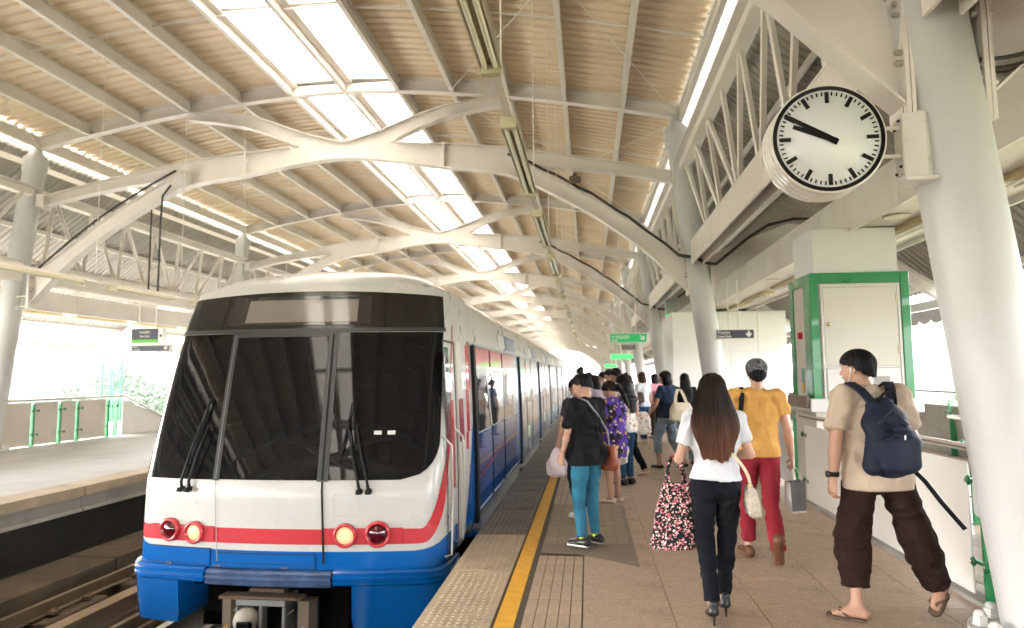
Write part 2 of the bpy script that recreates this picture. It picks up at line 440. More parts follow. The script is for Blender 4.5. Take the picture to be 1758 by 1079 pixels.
def make_arch():
    root = thing('roof_arch', 'x', 'roof arch', (0, 0, 0), 0, 'white steel arches over the tracks')
    for s in (1, -1):
        X = lambda u: XC + s*u
        dfn = lambda u: .33 + .16*(u/2.3)**1.5 if u < 2.3 else (.49 - .21*min(1, (u-2.3)/1.8) if u < 6.4 else .28 + .30*(u-6.4))
        def edge(us, side):
            out = []
            for u in us:
                x = X(u); z = arch_low(x); sl = (arch_low(x+.02)-arch_low(x-.02))/.04; out.append((x, z + side*dfn(u)/2*math.sqrt(1+sl*sl)))
            return out
        def rng_(a_, c_, n_): return [a_ + (c_-a_)*i/n_ for i in range(n_+1)]
        def flange(mb, pl, up, wf=0.11, t_=0.022):
            mb.strip([(x, z+(t_ if up else 0)) for x, z in pl], [(x, z-(0 if up else t_)) for x, z in pl], -wf, wf)
        b = MB(); us_ = rng_(0, 7.22, 30); b.strip(edge(us_, 1), edge(us_, -1), -0.012, 0.012); flange(b, edge(us_, -1), False)
        flange(b, edge(rng_(1.2, 2.3, 5), 1), True); flange(b, edge(rng_(3.95, 7.22, 14), 1), True); b.build('lower_chord', steel, root)
        b = MB(); pts = [(2.25, 6.28, .25), (3.0, 6.24, .21), (3.7, 6.19, .165), (4.9, 6.03, .12), (6.0, 5.84, .105), (6.98, 5.63, .10)]
        tp = [(X(u), z+dd) for u, z, dd in pts]; bt = [(X(u), z-dd) for u, z, dd in pts]
        b.strip(tp, bt, -.010, .010); flange(b, tp, True, .10); flange(b, [(X(u), z-dd) for u, z, dd in ((3.95, 6.16, .155),) + tuple(pts[3:])], False, .10); b.build('upper_beam', steel, root)
        b = MB(); c = [(0.0, 6.50, .34), (0.35, 6.56, .36), (0.8, 6.70, .34), (1.2, 6.87, .30), (1.7, 7.08, .27), (2.2, 7.24, .24), (2.9, 7.36, .20), (3.6, 7.42, .13)]
        tp = [(X(u), z+dd/2) for u, z, dd in c]; bt = [(X(u), z-dd/2) for u, z, dd in c]
        b.strip(tp, bt, -.015, .015); flange(b, tp, True, .105); flange(b, bt[3:], False, .105); b.build('upper_arm', steel, root)
        # splice plates
        b = MB(); b.box((X(2.22)-0.02, -0.125, 6.01), (X(2.22)+0.02, 0.125, 6.56))
        for zz in (5.78, 6.28, 6.44):
            for yy in (-0.07, 0.07): b.cyl((X(2.22)-0.045, yy, zz), (X(2.22)+0.045, yy, zz), 0.016, 6)
        b.build('splice_plate', steel, root)
        # end plates with stiffeners and bolts at the column
        b = MB(); xe = X(7.22)
        b.box((xe-0.012, -0.13, 3.18), (xe+0.012, 0.13, 4.10)); b.box((xe+s*0.03-0.012, -0.13, 3.18), (xe+s*0.03+0.012, 0.13, 4.10))
        for zz in (3.22, 3.45): 
            xa, xb = sorted((xe+s*0.045, xe+s*0.30)); b.box((xa, -0.12, zz-0.01), (xb, 0.12, zz+0.01))
        b.build('end_plate', steel, root)
        b = MB()
        for zz in (3.55, 3.62, 3.87, 3.94):
            for yy in (-0.09, 0.09): b.cyl((xe-0.05, yy, zz), (xe+0.075, yy, zz), 0.02, 6); b.cyl((xe-0.06, yy, zz), (xe-0.05, yy, zz), 0.012, 6)
        b.build('bolt_set', kind='stuff', parent=root, m=mat('bolt_steel', (0.45, 0.40, 0.34), 0.4, metal=0.6))
        b = MB(); xe = X(6.98); b.box((xe-0.012, -0.12, 5.42), (xe+0.012, 0.12, 5.84)); xa, xb = sorted((xe+s*0.014, xe+s*0.2)); b.box((xa, -0.1, 5.5), (xb, 0.1, 5.78)); b.build('end_plate', steel, root)
    return root
NB0, NB1 = -7, 14
arch0 = make_arch()
k2y = lambda k: Y0 + BAY*k
vis = 0
for k in range(NB0, NB1):
    lab = '%s white steel lens-shaped roof arch behind the camera' % ORD[-k-1] if k < 0 else '%s white steel lens-shaped roof arch along the tracks' % ORD[k]
    if k == NB0: arch0.location = (0, k2y(k), 0); arch0['label'] = lab
    else: copy_tree(arch0, None, (0, k2y(k), 0), lab)

# ------------------------------------------------------------------ columns
def make_column(s):
    root = thing('steel_column', 'x', 'column', (0, 0, 0), 0, 'white tubular columns')
    sx = lambda z: -s*0.122*z
    b = MB(); b.tube([(sx(z), 0, z) for z in (0.055, 2, 4, 6.35)], [0.23, 0.23, 0.228, 0.225], 40, caps=False); b.build('shaft', colm, root)
    b = MB(); b.tube([(sx(6.28), 0, 6.28), (sx(6.34), 0, 6.34), (sx(6.62), 0, 6.62), (sx(6.8), 0, 6.8), (sx(6.95), 0, 6.95)], [0.235, 0.25, 0.25, 0.10, 0.09], 28); b.build('cap', colm, root)
    b = MB(); b.lathe([(0.41, 0.003), (0.41, 0.05), (0.405, 0.055), (0.232, 0.058)], (0, 0, 0), 40, smooth=False); b.build('base_plate', colm, root)
    for k in range(10):
        a = 2*math.pi*(k+0.3)/10; x, y = 0.34*math.cos(a), 0.34*math.sin(a)
        b = MB(); b.lathe([(0.05, 0.056), (0.05, 0.066), (0.043, 0.067), (0.043, 0.105), (0.039, 0.110)], (x, y, 0), 6, smooth=False); b.lathe([(0.034, 0.109), (0.033, 0.122), (0.024, 0.136), (0.008, 0.142)], (x, y, 0), 14); b.build('bolt_cap', mat('bolt_cap_paint', (0.66, 0.65, 0.62), 0.45, var=0.1, dirt=0.3, dirtcol=(0.3,0.26,0.2), dscale=12), root)
    return root
for s, nm in ((1, 'right'), (-1, 'left')):
    c0 = make_column(s); xb = 2.68 if s == 1 else 2*XC-2.68-0.24
    for k in range(-2, NB1):
        where = 'platform with the passengers' if s == 1 else 'far left platform beyond the tracks'
        lab = '%s leaning white tubular column behind the camera on the %s platform' % (ORD[-k-1], nm) if k < 0 else '%s leaning white tubular column on the %s' % (ORD[k], where)
        if k == 0 and s == 1: lab = 'nearest leaning white column, the one carrying the clock'
        if k == -2: c0.location = (xb, k2y(k), 0); c0['label'] = lab
        else: copy_tree(c0, None, (xb, k2y(k), 0), lab)

# ------------------------------------------------------------------ lattice girders
def make_girder(s, detail=True):
    root = thing('lattice_girder', 'x', 'girder', (0, 0, 0), 0, 'lattice girders between the columns')
    X = lambda z: s*(7.88 - 0.122*z)
    b = MB(); b.beam((X(5.78), 0.24, 5.78), (X(5.78), BAY-0.24, 5.78), 0.16, 0.15); b.beam((X(5.78)-s*0.11, 0.24, 5.87), (X(5.78)-s*0.11, BAY-0.24, 5.87), 0.16, 0.02); b.build('top_chord', steel, root)
    b = MB(); x = X(4.0)
    b.box((x-0.12, 0.24, 4.22), (x+0.12, BAY-0.24, 4.25)); b.box((x-0.12, 0.24, 3.77), (x-0.095, BAY-0.24, 4.215)); b.box((x+0.095, 0.24, 3.77), (x+0.12, BAY-0.24, 4.215)); b.box((x-0.03, 0.24, 3.98), (x+0.03, BAY-0.24, 4.215))
    b.build('bottom_chord', steel, root)
    n = 7; px = lambda z: X(z)
    pieces = []
    for i in range(n):
        ya = 0.4 + i*(BAY-0.8)/n; yb = ya + (BAY-0.8)/n
        pieces.append(((px(5.70), ya, 5.70), (px(4.25), ya+0.02, 4.255)))
        pieces.append(((px(5.70), ya+0.1, 5.70), (px(4.25), yb-0.1, 4.255)) if i < n/2 else ((px(4.25), ya+0.12, 4.255), (px(5.70), yb-0.1, 5.70)))
    if detail:
        for p0, p1 in pieces:
            b = MB(); b.beam(p0, p1, 0.09, 0.012, (1, 0, 0)); b.beam(Vector(p0)+Vector((0.03,0.012,0)), Vector(p1)+Vector((0.03,0.012,0)), 0.012, 0.07, (1,0,0)); b.build('brace', steel, root)
    else:
        b = MB()
        for p0, p1 in pieces: b.beam(p0, p1, 0.08, 0.06)
        b.build('brace', steel, root, kind='stuff')
    return root
for s, nm in ((1, 'right'), (-1, 'left')):
    gd = make_girder(s); gf = make_girder(s, False)
    for k in range(-1, NB1-1):
        src = gd if k < 5 else gf
        lab = 'cream lattice girder over the camera on the %s side' % nm if k < 0 else '%s cream lattice girder between columns on the %s side of the tracks' % (ORD[k], nm)
        if k in (-1, 5): src.location = (XC, k2y(k), 0); src['label'] = lab
        else: copy_tree(src, None, (XC, k2y(k), 0), lab)

# ------------------------------------------------------------------ main roof
skyl = bpy.data.materials.new('translucent_skylight'); skyl.use_nodes = True
nt = skyl.node_tree; nt.nodes.clear()
o_ = nt.nodes.new('ShaderNodeOutputMaterial'); tr = nt.nodes.new('ShaderNodeBsdfTranslucent'); df = nt.nodes.new('ShaderNodeBsdfDiffuse'); ms = nt.nodes.new('ShaderNodeMixShader')
tr.inputs[0].default_value = (0.42, 0.385, 0.34, 1); df.inputs[0].default_value = (0.9, 0.88, 0.84, 1); ms.inputs[0].default_value = 0.35
nt.links.new(tr.outputs[0], ms.inputs[1]); nt.links.new(df.outputs[0], ms.inputs[2]); nt.links.new(ms.outputs[0], o_.inputs[0])
skye = skyl.copy(); skye.name = 'translucent_eave_sheet'; skye.node_tree.nodes['Mix Shader'].inputs[0].default_value = 0.8
roof = thing('station_roof', 'long barrel-vaulted roof of beige corrugated sheets with a central skylight strip', 'roof')
def sheet_mesh(x0, x1, m, amp=0.036, pitch=0.24, zoff=0.28, n=3):
    b = MB(); ys = []
    y = 0.0
    while y < BAY - 1e-6:
        ys += [(y, 0), (y+pitch*0.42, 0), (y+pitch*0.5, amp), (y+pitch*0.92, amp)]; y += pitch
    ys.append((BAY, 0))
    P = []
    for i in range(n+1):
        x = x0 + (x1-x0)*i/n; z = raf_z(x) + zoff
        P.append([(x, yy, z+a) for yy, a in ys])
    b.grid(P, smooth=False)
    me = b.mesh('roof_sheet'); me.materials.append(m); return me
PU = [XC + 1.2*k for k in range(-6, 7)]
strips = []
for i in range(12):
    if i in (5, 6): continue
    m = sheetm
    strips.append(sheet_mesh(PU[i], PU[i+1], m))
def flare(sg):
    b = MB(); ys = []; y = 0.0
    while y < BAY - 1e-6: ys += [(y, 0), (y+.08, 0), (y+.095, .022), (y+.175, .022)]; y += 0.19
    ys.append((BAY+0.012, 0.002))
    b.grid([[(XC+sg*u, yy, z+a) for yy, a in ys] for u, z in ((7.12, 7.125), (7.45, 7.0), (7.72, 6.86))], smooth=False); me = b.mesh('eave_sheet'); me.materials.append(skye); return me
flares = [flare(1), flare(-1)]
pur = []
for i, x in enumerate(PU):
    b = MB(); dp = 0.26; z = raf_z(x) + 0.13
    b.box((x-0.045, 0.02, z+dp/2-0.012), (x+0.045, BAY-0.02, z+dp/2)); b.box((x-0.045, 0.02, z-dp/2), (x+0.045, BAY-0.02, z-dp/2+0.012)); b.box((x-0.008, 0.02, z-dp/2+0.012), (x+0.008, BAY-0.02, z+dp/2-0.012))
    me = b.mesh('purlin'); me.materials.append(steel); pur.append(me)
raf = MB(); n = 36
xs = [XC - 7.2 + 14.4*i/n for i in range(n+1)]
i_section(raf, [(x, raf_z(x)+0.26) for x in xs], [(x, raf_z(x)-0.0) for x in xs], wf=0.09, t=0.02); rafm = raf.mesh('rafter'); rafm.materials.append(steel)
sag = MB()
for yy in (BAY/3, 2*BAY/3):
    for a, c in zip(PU, PU[1:]): sag.beam((a+0.02, yy, raf_z(a)+0.15), (c-0.02, yy, raf_z(c)+0.15), 0.02, 0.03)
sagm = sag.mesh('sag_bar'); sagm.materials.append(steel)
rod = MB()
for s in (1, -1):
    nodes = [(XC+s*4.8, BAY/2), (XC+s*2.4, BAY/2)]
    for nx, ny in nodes[:1]:
        zz = raf_z(nx) - 0.03
        rod.box((nx-0.16, ny-0.05, zz), (nx+0.16, ny+0.05, zz+0.012)); 
        for (ex, ey) in ((XC+s*7.1, 0.2), (XC+s*7.1, BAY-0.2), (XC+s*2.4, 0.2), (XC+s*2.4, BAY-0.2)):
            rod.tube([(nx, ny, zz), (ex, ey, raf_z(ex)-0.03)], 0.011, 6)
rodm = rod.mesh('brace_rod'); rodm.materials.append(steel)
# skylight panes with glazing bars
pane_me = []
for side in (0, 1):
    xa = XC + (-1.10 if side == 0 else 0.15); xb = xa + 0.95
    row = []
    b = MB(); P = []
    for i in range(2):
        x = xa + (xb-xa)*i; P.append([(x, yy, raf_z(x)+0.33) for yy in (0.03, BAY/3-0.06)])
    b.grid(P, smooth=False); me = b.mesh('skylight_pane'); me.materials.append(skyl); pane_me.append(me)
bars = MB()
for yy in (0.0, BAY/3, 2*BAY/3, BAY):
    bars.box((XC-1.2, yy-0.045, raf_z(XC-1)+0.235), (XC+1.2, yy+0.045, raf_z(XC-1)+0.325))
for x, w_ in ((XC-1.16, .07), (XC-0.095, .06), (XC+0.095, .06), (XC+1.16, .07)):
    bars.box((x-w_, 0, raf_z(x)+0.22), (x+w_, BAY, raf_z(x)+0.40)); bars.box((x-w_-.02, 0, raf_z(x)+0.20), (x+w_+.02, BAY, raf_z(x)+0.218))
bars.box((XC-0.04, 0, raf_z(XC)+0.30), (XC+0.04, BAY, raf_z(XC)+0.37))
barsm = bars.mesh('skylight_frame'); barsm.materials.append(steel)
# closing side flashing over the skylight so no gap shows
for k in range(NB0, NB1):
    y = k2y(k)
    link('rafter', rafm, None, roof, (0, y, 0))
    if k == NB1-1: break
    for me in strips: link('roof_sheet', me, None, roof, (0, y, 0))
    for me in pur: link('purlin', me, None, roof, (0, y, 0))
    for me in flares: link('eave_sheet', me, None, roof, (0, y, 0))
    link('sag_bar', sagm, None, roof, (0, y, 0)); link('brace_rod', rodm, None, roof, (0, y, 0))
    link('skylight_frame', barsm, None, roof, (0, y, 0))
    for me in pane_me:
        for j in range(3): link('skylight_pane', me, None, roof, (0, y + j*BAY/3, 0))

# ------------------------------------------------------------------ side canopies
def wing_z(u):          # u = distance from XC ; underside of the sheets
    return 3.05 + 3.52*(1-min(1, max(0, (u-7.5)/4.7))**1.25)
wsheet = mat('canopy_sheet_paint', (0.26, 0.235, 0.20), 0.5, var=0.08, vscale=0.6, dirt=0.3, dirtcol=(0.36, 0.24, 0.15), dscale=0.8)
for s, nm in ((1, 'right'), (-1, 'left')):
    cn = thing('side_canopy', 'low curved corrugated canopy along the outer edge of the %s platform' % nm, 'canopy')
    X = lambda u: XC + s*u
    us = [7.66 + 4.54*i/9 for i in range(10)]
    b = MB(); ys = []; y = 0.0
    while y < BAY - 1e-6: ys += [(y, 0), (y+0.09, 0), (y+0.105, .03), (y+0.175, .03)]; y += 0.19
    ys.append((BAY+0.012, 0.002))
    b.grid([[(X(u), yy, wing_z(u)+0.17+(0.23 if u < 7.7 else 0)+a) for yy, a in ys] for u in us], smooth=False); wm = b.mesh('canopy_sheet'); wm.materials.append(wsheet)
    b = MB()
    for u in (7.7, 8.5, 9.4, 10.3, 11.2, 12.0): b.beam((X(u), 0.0, wing_z(u)+0.10), (X(u), BAY, wing_z(u)+0.10), 0.05, 0.12)
    pm = b.mesh('canopy_purlins'); pm.materials.append(steel)
    b = MB(); cl = [(7.72, 3.64, .62), (8.0, 3.84, .5), (8.5, 4.08, .42), (9.2, 4.36, .38), (9.9, 4.30, .34), (10.7, 3.98, .28), (11.5, 3.45, .24), (12.1, 3.05, .2)]
    tp = [(X(u), z+dd/2) for u, z, dd in cl]; bt = [(X(u), z-dd/2) for u, z, dd in cl]
    i_section(b, tp, bt, wf=0.10); b.box((min(X(7.705), X(7.73)), -0.13, 3.15), (max(X(7.705), X(7.73)), 0.13, 4.1)); b.box((min(X(7.67), X(7.70)), -0.13, 3.15), (max(X(7.67), X(7.70)), 0.13, 4.1))
    for zz in (3.17, 3.42, 4.08): b.box((min(X(7.45), X(7.668)), -0.12, zz-.01), (max(X(7.45), X(7.668)), 0.12, zz+.01))
    b.box((min(X(7.45), X(7.668)), -0.01, 3.18), (max(X(7.45), X(7.668)), 0.01, 4.07))
    for zz in (3.4, 3.5, 3.85, 3.95):
        for yy in (-0.07, 0.07): b.cyl((X(7.64), yy, zz), (X(7.77), yy, zz), 0.022, 6)
    bm_ = b.mesh('canopy_beam'); bm_.materials.append(steel)
    b = MB(); b.beam((X(12.2), 0, 2.98), (X(12.2), BAY, 2.98), 0.14, 0.16); em = b.mesh('eave_beam'); em.materials.append(white)
    b = MB()
    for i in range(19):
        yc = 0.25 + i*0.5; P = []
        for j in range(7):
            tt = math.pi*j/6; P.append([(X(12.28), yc + 0.245*math.cos(tt), 2.70 - 0.10*math.sin(tt)), (X(12.28), yc + 0.245*math.cos(tt), 2.90), (X(12.30), yc + 0.245*math.cos(tt), 2.90), (X(12.30), yc + 0.245*math.cos(tt), 2.70 - 0.10*math.sin(tt))])
        b.grid(P, smooth=False, close=True)
    fm = b.mesh('scalloped_fascia'); fm.materials.append(mat('fascia_paint', (0.42, 0.41, 0.40), 0.6, var=0.1, dirt=0.2))
    for k in range(NB0, NB1-1):
        y = k2y(k)
        for me, n_ in ((wm, 'canopy_sheet'), (pm, 'canopy_purlins'), (bm_, 'canopy_beam'), (em, 'eave_beam'), (fm, 'scalloped_fascia')): link(n_, me, None, cn, (0, y, 0))
    # soffit box running under the canopy: side board, underside, speakers, lamp
    sb = thing('service_duct', 'long cream box duct with recessed lamps hung under the %s canopy' % nm, 'duct')
    xa, xb = sorted((X(8.38), X(9.55))); 
    b = MB(); b.box((xa, -16, 3.36), (xb, YE-20, 3.37)); b.box((xa, -16, 3.75), (xb, YE-20, 3.77)); b.build('soffit_board', cream, sb)
    for kk in range(-6, 50):
        for xx in (xa, xb):
            b = MB(); b.box((xx-0.012, kk*2.4, 3.30), (xx+0.012, kk*2.4+2.39, 3.80)); b.build('side_board', steel, sb)
    trough = mat('lamp_trough', (0.50, 0.40, 0.22), 0.4, metal=0.3)
    tubem = mat('lamp_tube_glass', (0.80, 0.78, 0.70), 0.2)
    for kk in range(-2, 22):
        yy = 1.9 + kk*2.6; xm = X(9.05)
        b = MB(); b.box((xm-0.11, yy, 3.30), (xm+0.11, yy+2.1, 3.357)); q = b.build('lamp_tray', trough, sb)
        b = MB(); b.tube([(xm-0.04, yy+0.05, 3.275), (xm-0.04, yy+2.05, 3.275)], 0.018, 8); b.tube([(xm+0.04, yy+0.05, 3.275), (xm+0.04, yy+2.05, 3.275)], 0.018, 8); b.build('tube', tubem, q)
        if kk % 2 == 0:
            b = MB(); b.lathe([(0.14, 3.352), (0.14, 3.345), (0.11, 3.342), (0.02, 3.344)], (X(8.68), yy+0.9, 0), 20); b.build('speaker_grille', mat('grille_cream', (0.70, 0.64, 0.56), 0.6, bump=0.4, bscale=200), sb)

# end of the hall behind the camera is another train hall bay; nothing else needed
# ------------------------------------------------------------------ hanging lamp rows
def lamp_row(x, z, y_start, n, where, gap=0.95, L=2.0, tint=(0.55, 0.50, 0.33)):
    tr_ = thing('lighting_trunking', 'thin metal trunking carrying the row of tube lamps over the %s' % where, 'cable tray')
    b = MB(); b.box((x-0.03, y_start-8, z+0.075), (x+0.03, y_start + n*(L+gap), z+0.115)); b.build('trunking_rail', steel, tr_)
    b = MB()
    for k in range(n):
        for yy in (y_start + k*(L+gap) - 0.45,):
            b.tube([(x, yy, z+0.115), (x, yy, raf_z(x)+0.02)], 0.006, 5)
    b.build('hanger_rod', steel, tr_, kind='stuff')
    root = None
    hous = mat('lamp_housing_aged', tint, 0.35, var=0.1, dirt=0.3)
    for k in range(-3, n):
        lab = '%s hanging twin-tube lamp in the row over the %s' % (ORD[k+3] if k+3 < 17 else 'far', where)
        if root is None:
            root = thing('tube_lamp', lab, 'lamp', (x, y_start + k*(L+gap), z), 0, 'tube lamps over the %s' % where)
            b = MB(); b.prism([(-0.07, 0.02), (-0.045, 0.072), (0.045, 0.072), (0.07, 0.02), (0.06, 0.02), (0.04, 0.055), (-0.04, 0.055), (-0.06, 0.02)], 0, L); b.build('housing', hous, root)
            for yy in (0.0, L): b = MB(); b.box((-0.06, yy-0.03, -0.02), (0.06, yy+0.03, 0.07)); b.build('end_cap', hous, root)
            for xx in (-0.032, 0.032):
                b = MB(); b.tube([(xx, 0.04, 0.022), (xx, L-0.04, 0.022)], 0.018, 10); b.build('tube', mat('lamp_tube_pale', (0.80, 0.78, 0.62), 0.2), root)
        else: copy_tree(root, None, (x, y_start + k*(L+gap), z), lab)
lamp_row(-0.575, 3.50, 5.05, 13, 'right platform edge')
lamp_row(-8.3, 3.16, 6.2, 10, 'left platform edge', gap=0.75, L=1.7, tint=(0.6, 0.44, 0.26))
# ------------------------------------------------------------------ train
TX = -2.825
bodyw = mat('train_white_paint', (0.50, 0.49, 0.465), 0.28, coat=0.3, var=0.02, dirt=0.12, dirtcol=(0.36, 0.31, 0.25), dscale=2.5, streak=0.14)
red = mat('train_red_vinyl', (0.50, 0.028, 0.04), 0.25, coat=0.4, var=0.05)
darkred = mat('train_dark_red', (0.33, 0.012, 0.03), 0.25, coat=0.4)
blue = mat('train_blue_paint', (0.0, 0.095, 0.36), 0.2, coat=0.5, var=0.05)
blued = mat('train_deep_blue', (0.02, 0.09, 0.33), 0.08, coat=0.6)
glass = mat('train_dark_glass', (0.006, 0.006, 0.007), 0.025, spec=0.32)
glassb = mat('train_header_glass', (0.013, 0.012, 0.011), 0.16, spec=0.5)
frame_m = mat('windscreen_frame', (0.035, 0.036, 0.038), 0.35)
YN = 6.06
A_, R_ = 1.36, 0.22
th0 = math.atan(2*0.14/A_)
XE = A_ + R_*(1-math.sin(th0)); YEC = 0.14 + R_*(math.cos(th0)-0)
SL = A_ + R_*(math.pi/2-th0)
def hw(z):
    if z < -0.25: return 1.45
    if z < 0.35: return 1.49
    if z < 2.1: return 1.49 - 0.065*((z-0.35)/1.75)**1.5
    return 1.425 - 0.14*(z-2.1)
def y0(z):
    if z < 0.62: return YN + 0.03*max(0, z)
    return YN + 0.02 + 0.30*(z-0.62) + 0.02*(z-0.62)**2
def S(s, z, off=0.0):
    a = abs(s); sg = 1 if s >= 0 else -1
    if a <= A_: x, y = a, 0.14*(a/A_)**2; th = math.atan(2*0.14*a/A_**2)
    elif a <= SL:
        th = th0 + (a-A_)/R_; x = A_ + R_*(math.sin(th)-math.sin(th0)); y = 0.14 + R_*(math.cos(th0)-math.cos(th))
    else: th = math.pi/2; x = XE; y = YEC + (a-SL)
    sc = hw(z)/XE; zo = z
    if z < 0.62: z = z + 0.035*min(1, (0.62-z)/0.6)
    nx, ny = math.sin(th), -math.cos(th)
    return (TX + sg*(x*sc + nx*off), y0(z) + y + ny*off if a <= SL + 1.2 else y0(z) + y, z)
def lerp(a, b, t): return a + (b-a)*t
def patch_s(mb, s0, s1, z0, z1, off=0.004, ns=12, nz=6, thick=0.0):
    """curved patch on the nose; s0/s1 may be functions of z, z0/z1 may be functions of s"""
    f = lambda v, t: v(t) if callable(v) else v
    P = []
    for i in range(nz+1):
        t = i/nz; row = []
        for j in range(ns+1):
            q = j/ns; zm = lerp(f(z0, 0), f(z1, 0), t)
            s_ = lerp(f(s0, zm), f(s1, zm), q); row.append(S(s_, lerp(f(z0, s_), f(z1, s_), t), off))
        P.append(row)
    mb.grid(P)
    if thick:      # returned edges give the panel a real thickness
        n, m = len(P), len(P[0])
        ring = [(0, j) for j in range(m)] + [(i, m-1) for i in range(1, n)] + [(n-1, j) for j in range(m-2, -1, -1)] + [(i, 0) for i in range(n-2, 0, -1)]
        out = [P[i][j] for i, j in ring]; c = len(out)
        inn = [(x, y + thick, z) if abs(x-TX) < 1.3 else (x - math.copysign(thick*0.7, x-TX), y + thick*0.7, z) for x, y, z in out]
        mb.grid([out, inn], smooth=False, close=True)
    return mb
train = thing('train', 'white, red and blue metro train standing at the platform with its headlights on', 'train')
zs = [-0.16, -0.08, 0.0, 0.1, 0.25, 0.45, 0.62, 0.8, 1.0, 1.2, 1.4, 1.6, 1.8, 2.0, 2.1, 2.2, 2.3, 2.4, 2.49]
def srow(z, off=0.0, smax=SL+0.9):
    ss = [i*A_/9 for i in range(10)] + [A_ + (SL-A_)*i/7 for i in range(1, 8)] + [SL+0.2, smax]
    ss = [-q for q in ss[::-1]] + ss[1:]
    return [S(q, z, off) for q in ss]
b = MB(); b.grid([srow(z) for z in zs])
# dome: from header top sweeping back to the roof section
def roofprof(t):    # t -1..1
    x = 1.35*t; a = abs(t); z = 2.80 - 0.13*a**2 - 0.24*a**7
    return x, z
base = srow(2.49); n = len(base); rows = [base]
for j in range(1, 9):
    q = j/8; row = []
    for i, (x, y, z) in enumerate(base):
        t = (x-TX)/1.315; t = max(-1, min(1, t)); rx, rz = roofprof(t)
        zz = 2.49 + (rz-2.49)*math.sin(q*math.pi/2)**0.9; yy = y + (7.75-y)*(1-math.cos(q*math.pi/2))
        xx = x + (TX+rx-x)*q
        row.append((xx, yy, zz))
    rows.append(row)
b.grid(rows); b.build('cab_shell', bodyw, train)
# blue lower front, red band, thin joints
b = MB(); patch_s(b, -SL-0.5, SL+0.5, -0.16, lambda s: 0.0 if abs(s) < 1.25 else 0.0 + 0.10*min(1, (abs(s)-1.25)/0.35)**2, 0.004, 60, 4); b.build('blue_apron', blue, train)
b = MB(); patch_s(b, -SL-0.15, 1.26, 0.062, 0.205, 0.004, 40, 2)
P = []   # band that sweeps up round the right-hand corner
for i in range(25):
    t = i/24; s_c = 1.26 + 0.43*min(1, t*1.6)**0.8; zc = 0.133 + (1.98*max(0, t-0.10)**1.5 + 0.30*t**2.0)
    w = 0.072 - 0.04*t
    ang = min(math.pi/2, t*2.4)
    P.append([S(s_c - w*math.sin(ang), zc + w*math.cos(ang), 0.005), S(s_c + w*math.sin(ang), zc - w*math.cos(ang), 0.005)])
b.grid(P, flip=True); b.build('red_band', red, train)
# windscreens
hdr = MB(); patch_s(hdr, lambda z: -SL+0.00, lambda z: SL-0.15, 2.075, lambda s: 2.475 - 0.045*(abs(s)/1.3)**2, 0.012, 50, 3, 0.015); 
o = hdr.build('header_panel', glassb, train)
b = MB(); patch_s(b, -SL, SL-0.14, 2.045, 2.085, 0.02, 50, 1, 0.02); b.build('header_trim', frame_m, train)
for s0, s1 in ((-0.9, 0.78),):
    b = MB(); patch_s(b, -0.92, 0.72, 2.12, 2.42, 0.017, 20, 2, 0.008); q = b.build('destination_display', mat('display_glass', (0.03, 0.026, 0.024), 0.08, coat=0.6), train)
    b = MB(); patch_s(b, -0.70, 0.58, 2.15, 2.385, 0.021, 20, 2); b.build('display_screen', mat('display_screen_grey', (0.20, 0.175, 0.16), 0.12, var=0.05, coat=0.5), q)
for s_ in (-0.98, 0.88):
    b = MB(); patch_s(b, s_-0.004, s_+0.004, 2.09, 2.45, 0.0145, 1, 3); b.build('panel_joint', black, train)
wb = lambda s: 0.645
def scr(name, s0, s1, z0, z1, m=glass, off=0.008):
    b = MB(); patch_s(b, s0, s1, z0, z1, off, 24, 30, 0.012); return b.build(name, m, train)
def rs(z):          # right edge of the right windscreen, rounded lower corner
    r = 0.36; e = SL - 0.16
    if z < 0.66 + r: k = (0.66 + r - z)/r; return e - r*(1-math.sqrt(max(0, 1-k*k)))
    return e
scr('windscreen', lambda z: -SL+0.02, lambda z: -0.80 + 0.085*(2-z), 0.655, 2.04)
scr('windscreen', lambda z: -0.735 + 0.085*(2-z), lambda z: 0.295 + 0.05*(2-z), 0.66, 2.0)
scr('windscreen', lambda z: 0.40 + 0.05*(2-z), rs, 0.66, 2.04)
for a, bb, sl in ((-0.80, -0.735, -0.085), (0.295, 0.40, -0.05)):
    b = MB(); patch_s(b, lambda z, a=a, sl=sl: a-sl*(2-z), lambda z, bb=bb, sl=sl: bb-sl*(2-z), 0.65, 2.045, 0.014, 2, 14, 0.02); b.build('screen_pillar', frame_m, train)
    b = MB(); m_ = (a+bb)/2
    patch_s(b, lambda z, m_=m_, sl=sl: m_-(0.010 if m_ > 0 else .004)-sl*(2-z), lambda z, m_=m_, sl=sl: m_+(0.010 if m_ > 0 else .004)-sl*(2-z), -0.10, 2.02, 0.017, 1, 16); b.build('door_joint', black if a > 0 else mat('joint_grey', (0.2,0.2,0.2), 0.5), train)
b = MB(); patch_s(b, -0.75, 0.29, 2.0, 2.045, 0.014, 12, 1, 0.02); b.build('screen_rail', frame_m, train)
for s_ in (-1.25, 0.93):      # faint dashboard and blinds behind the glass
    pass
for i, s_ in enumerate((0.86, 0.99)):
    b = MB(); patch_s(b, s_, s_+0.075, 1.06+0.0*i, 1.095, 0.0125, 1, 1); b.build('sticker', white, train)
for s_ in (0.53,):
    b = MB(); 
    for (a0, a1, c0, c1) in ((s_, s_+0.23, 0.53, 0.534), (s_, s_+0.23, 0.33, 0.334), (s_, s_+0.004, 0.33, 0.534), (s_+0.226, s_+0.23, 0.33, 0.534)): patch_s(b, a0, a1, c0, c1, 0.0025, 2, 2)
    b.build('hatch_outline', mat('hatch_line', (0.4, 0.36, 0.3), 0.6), train)
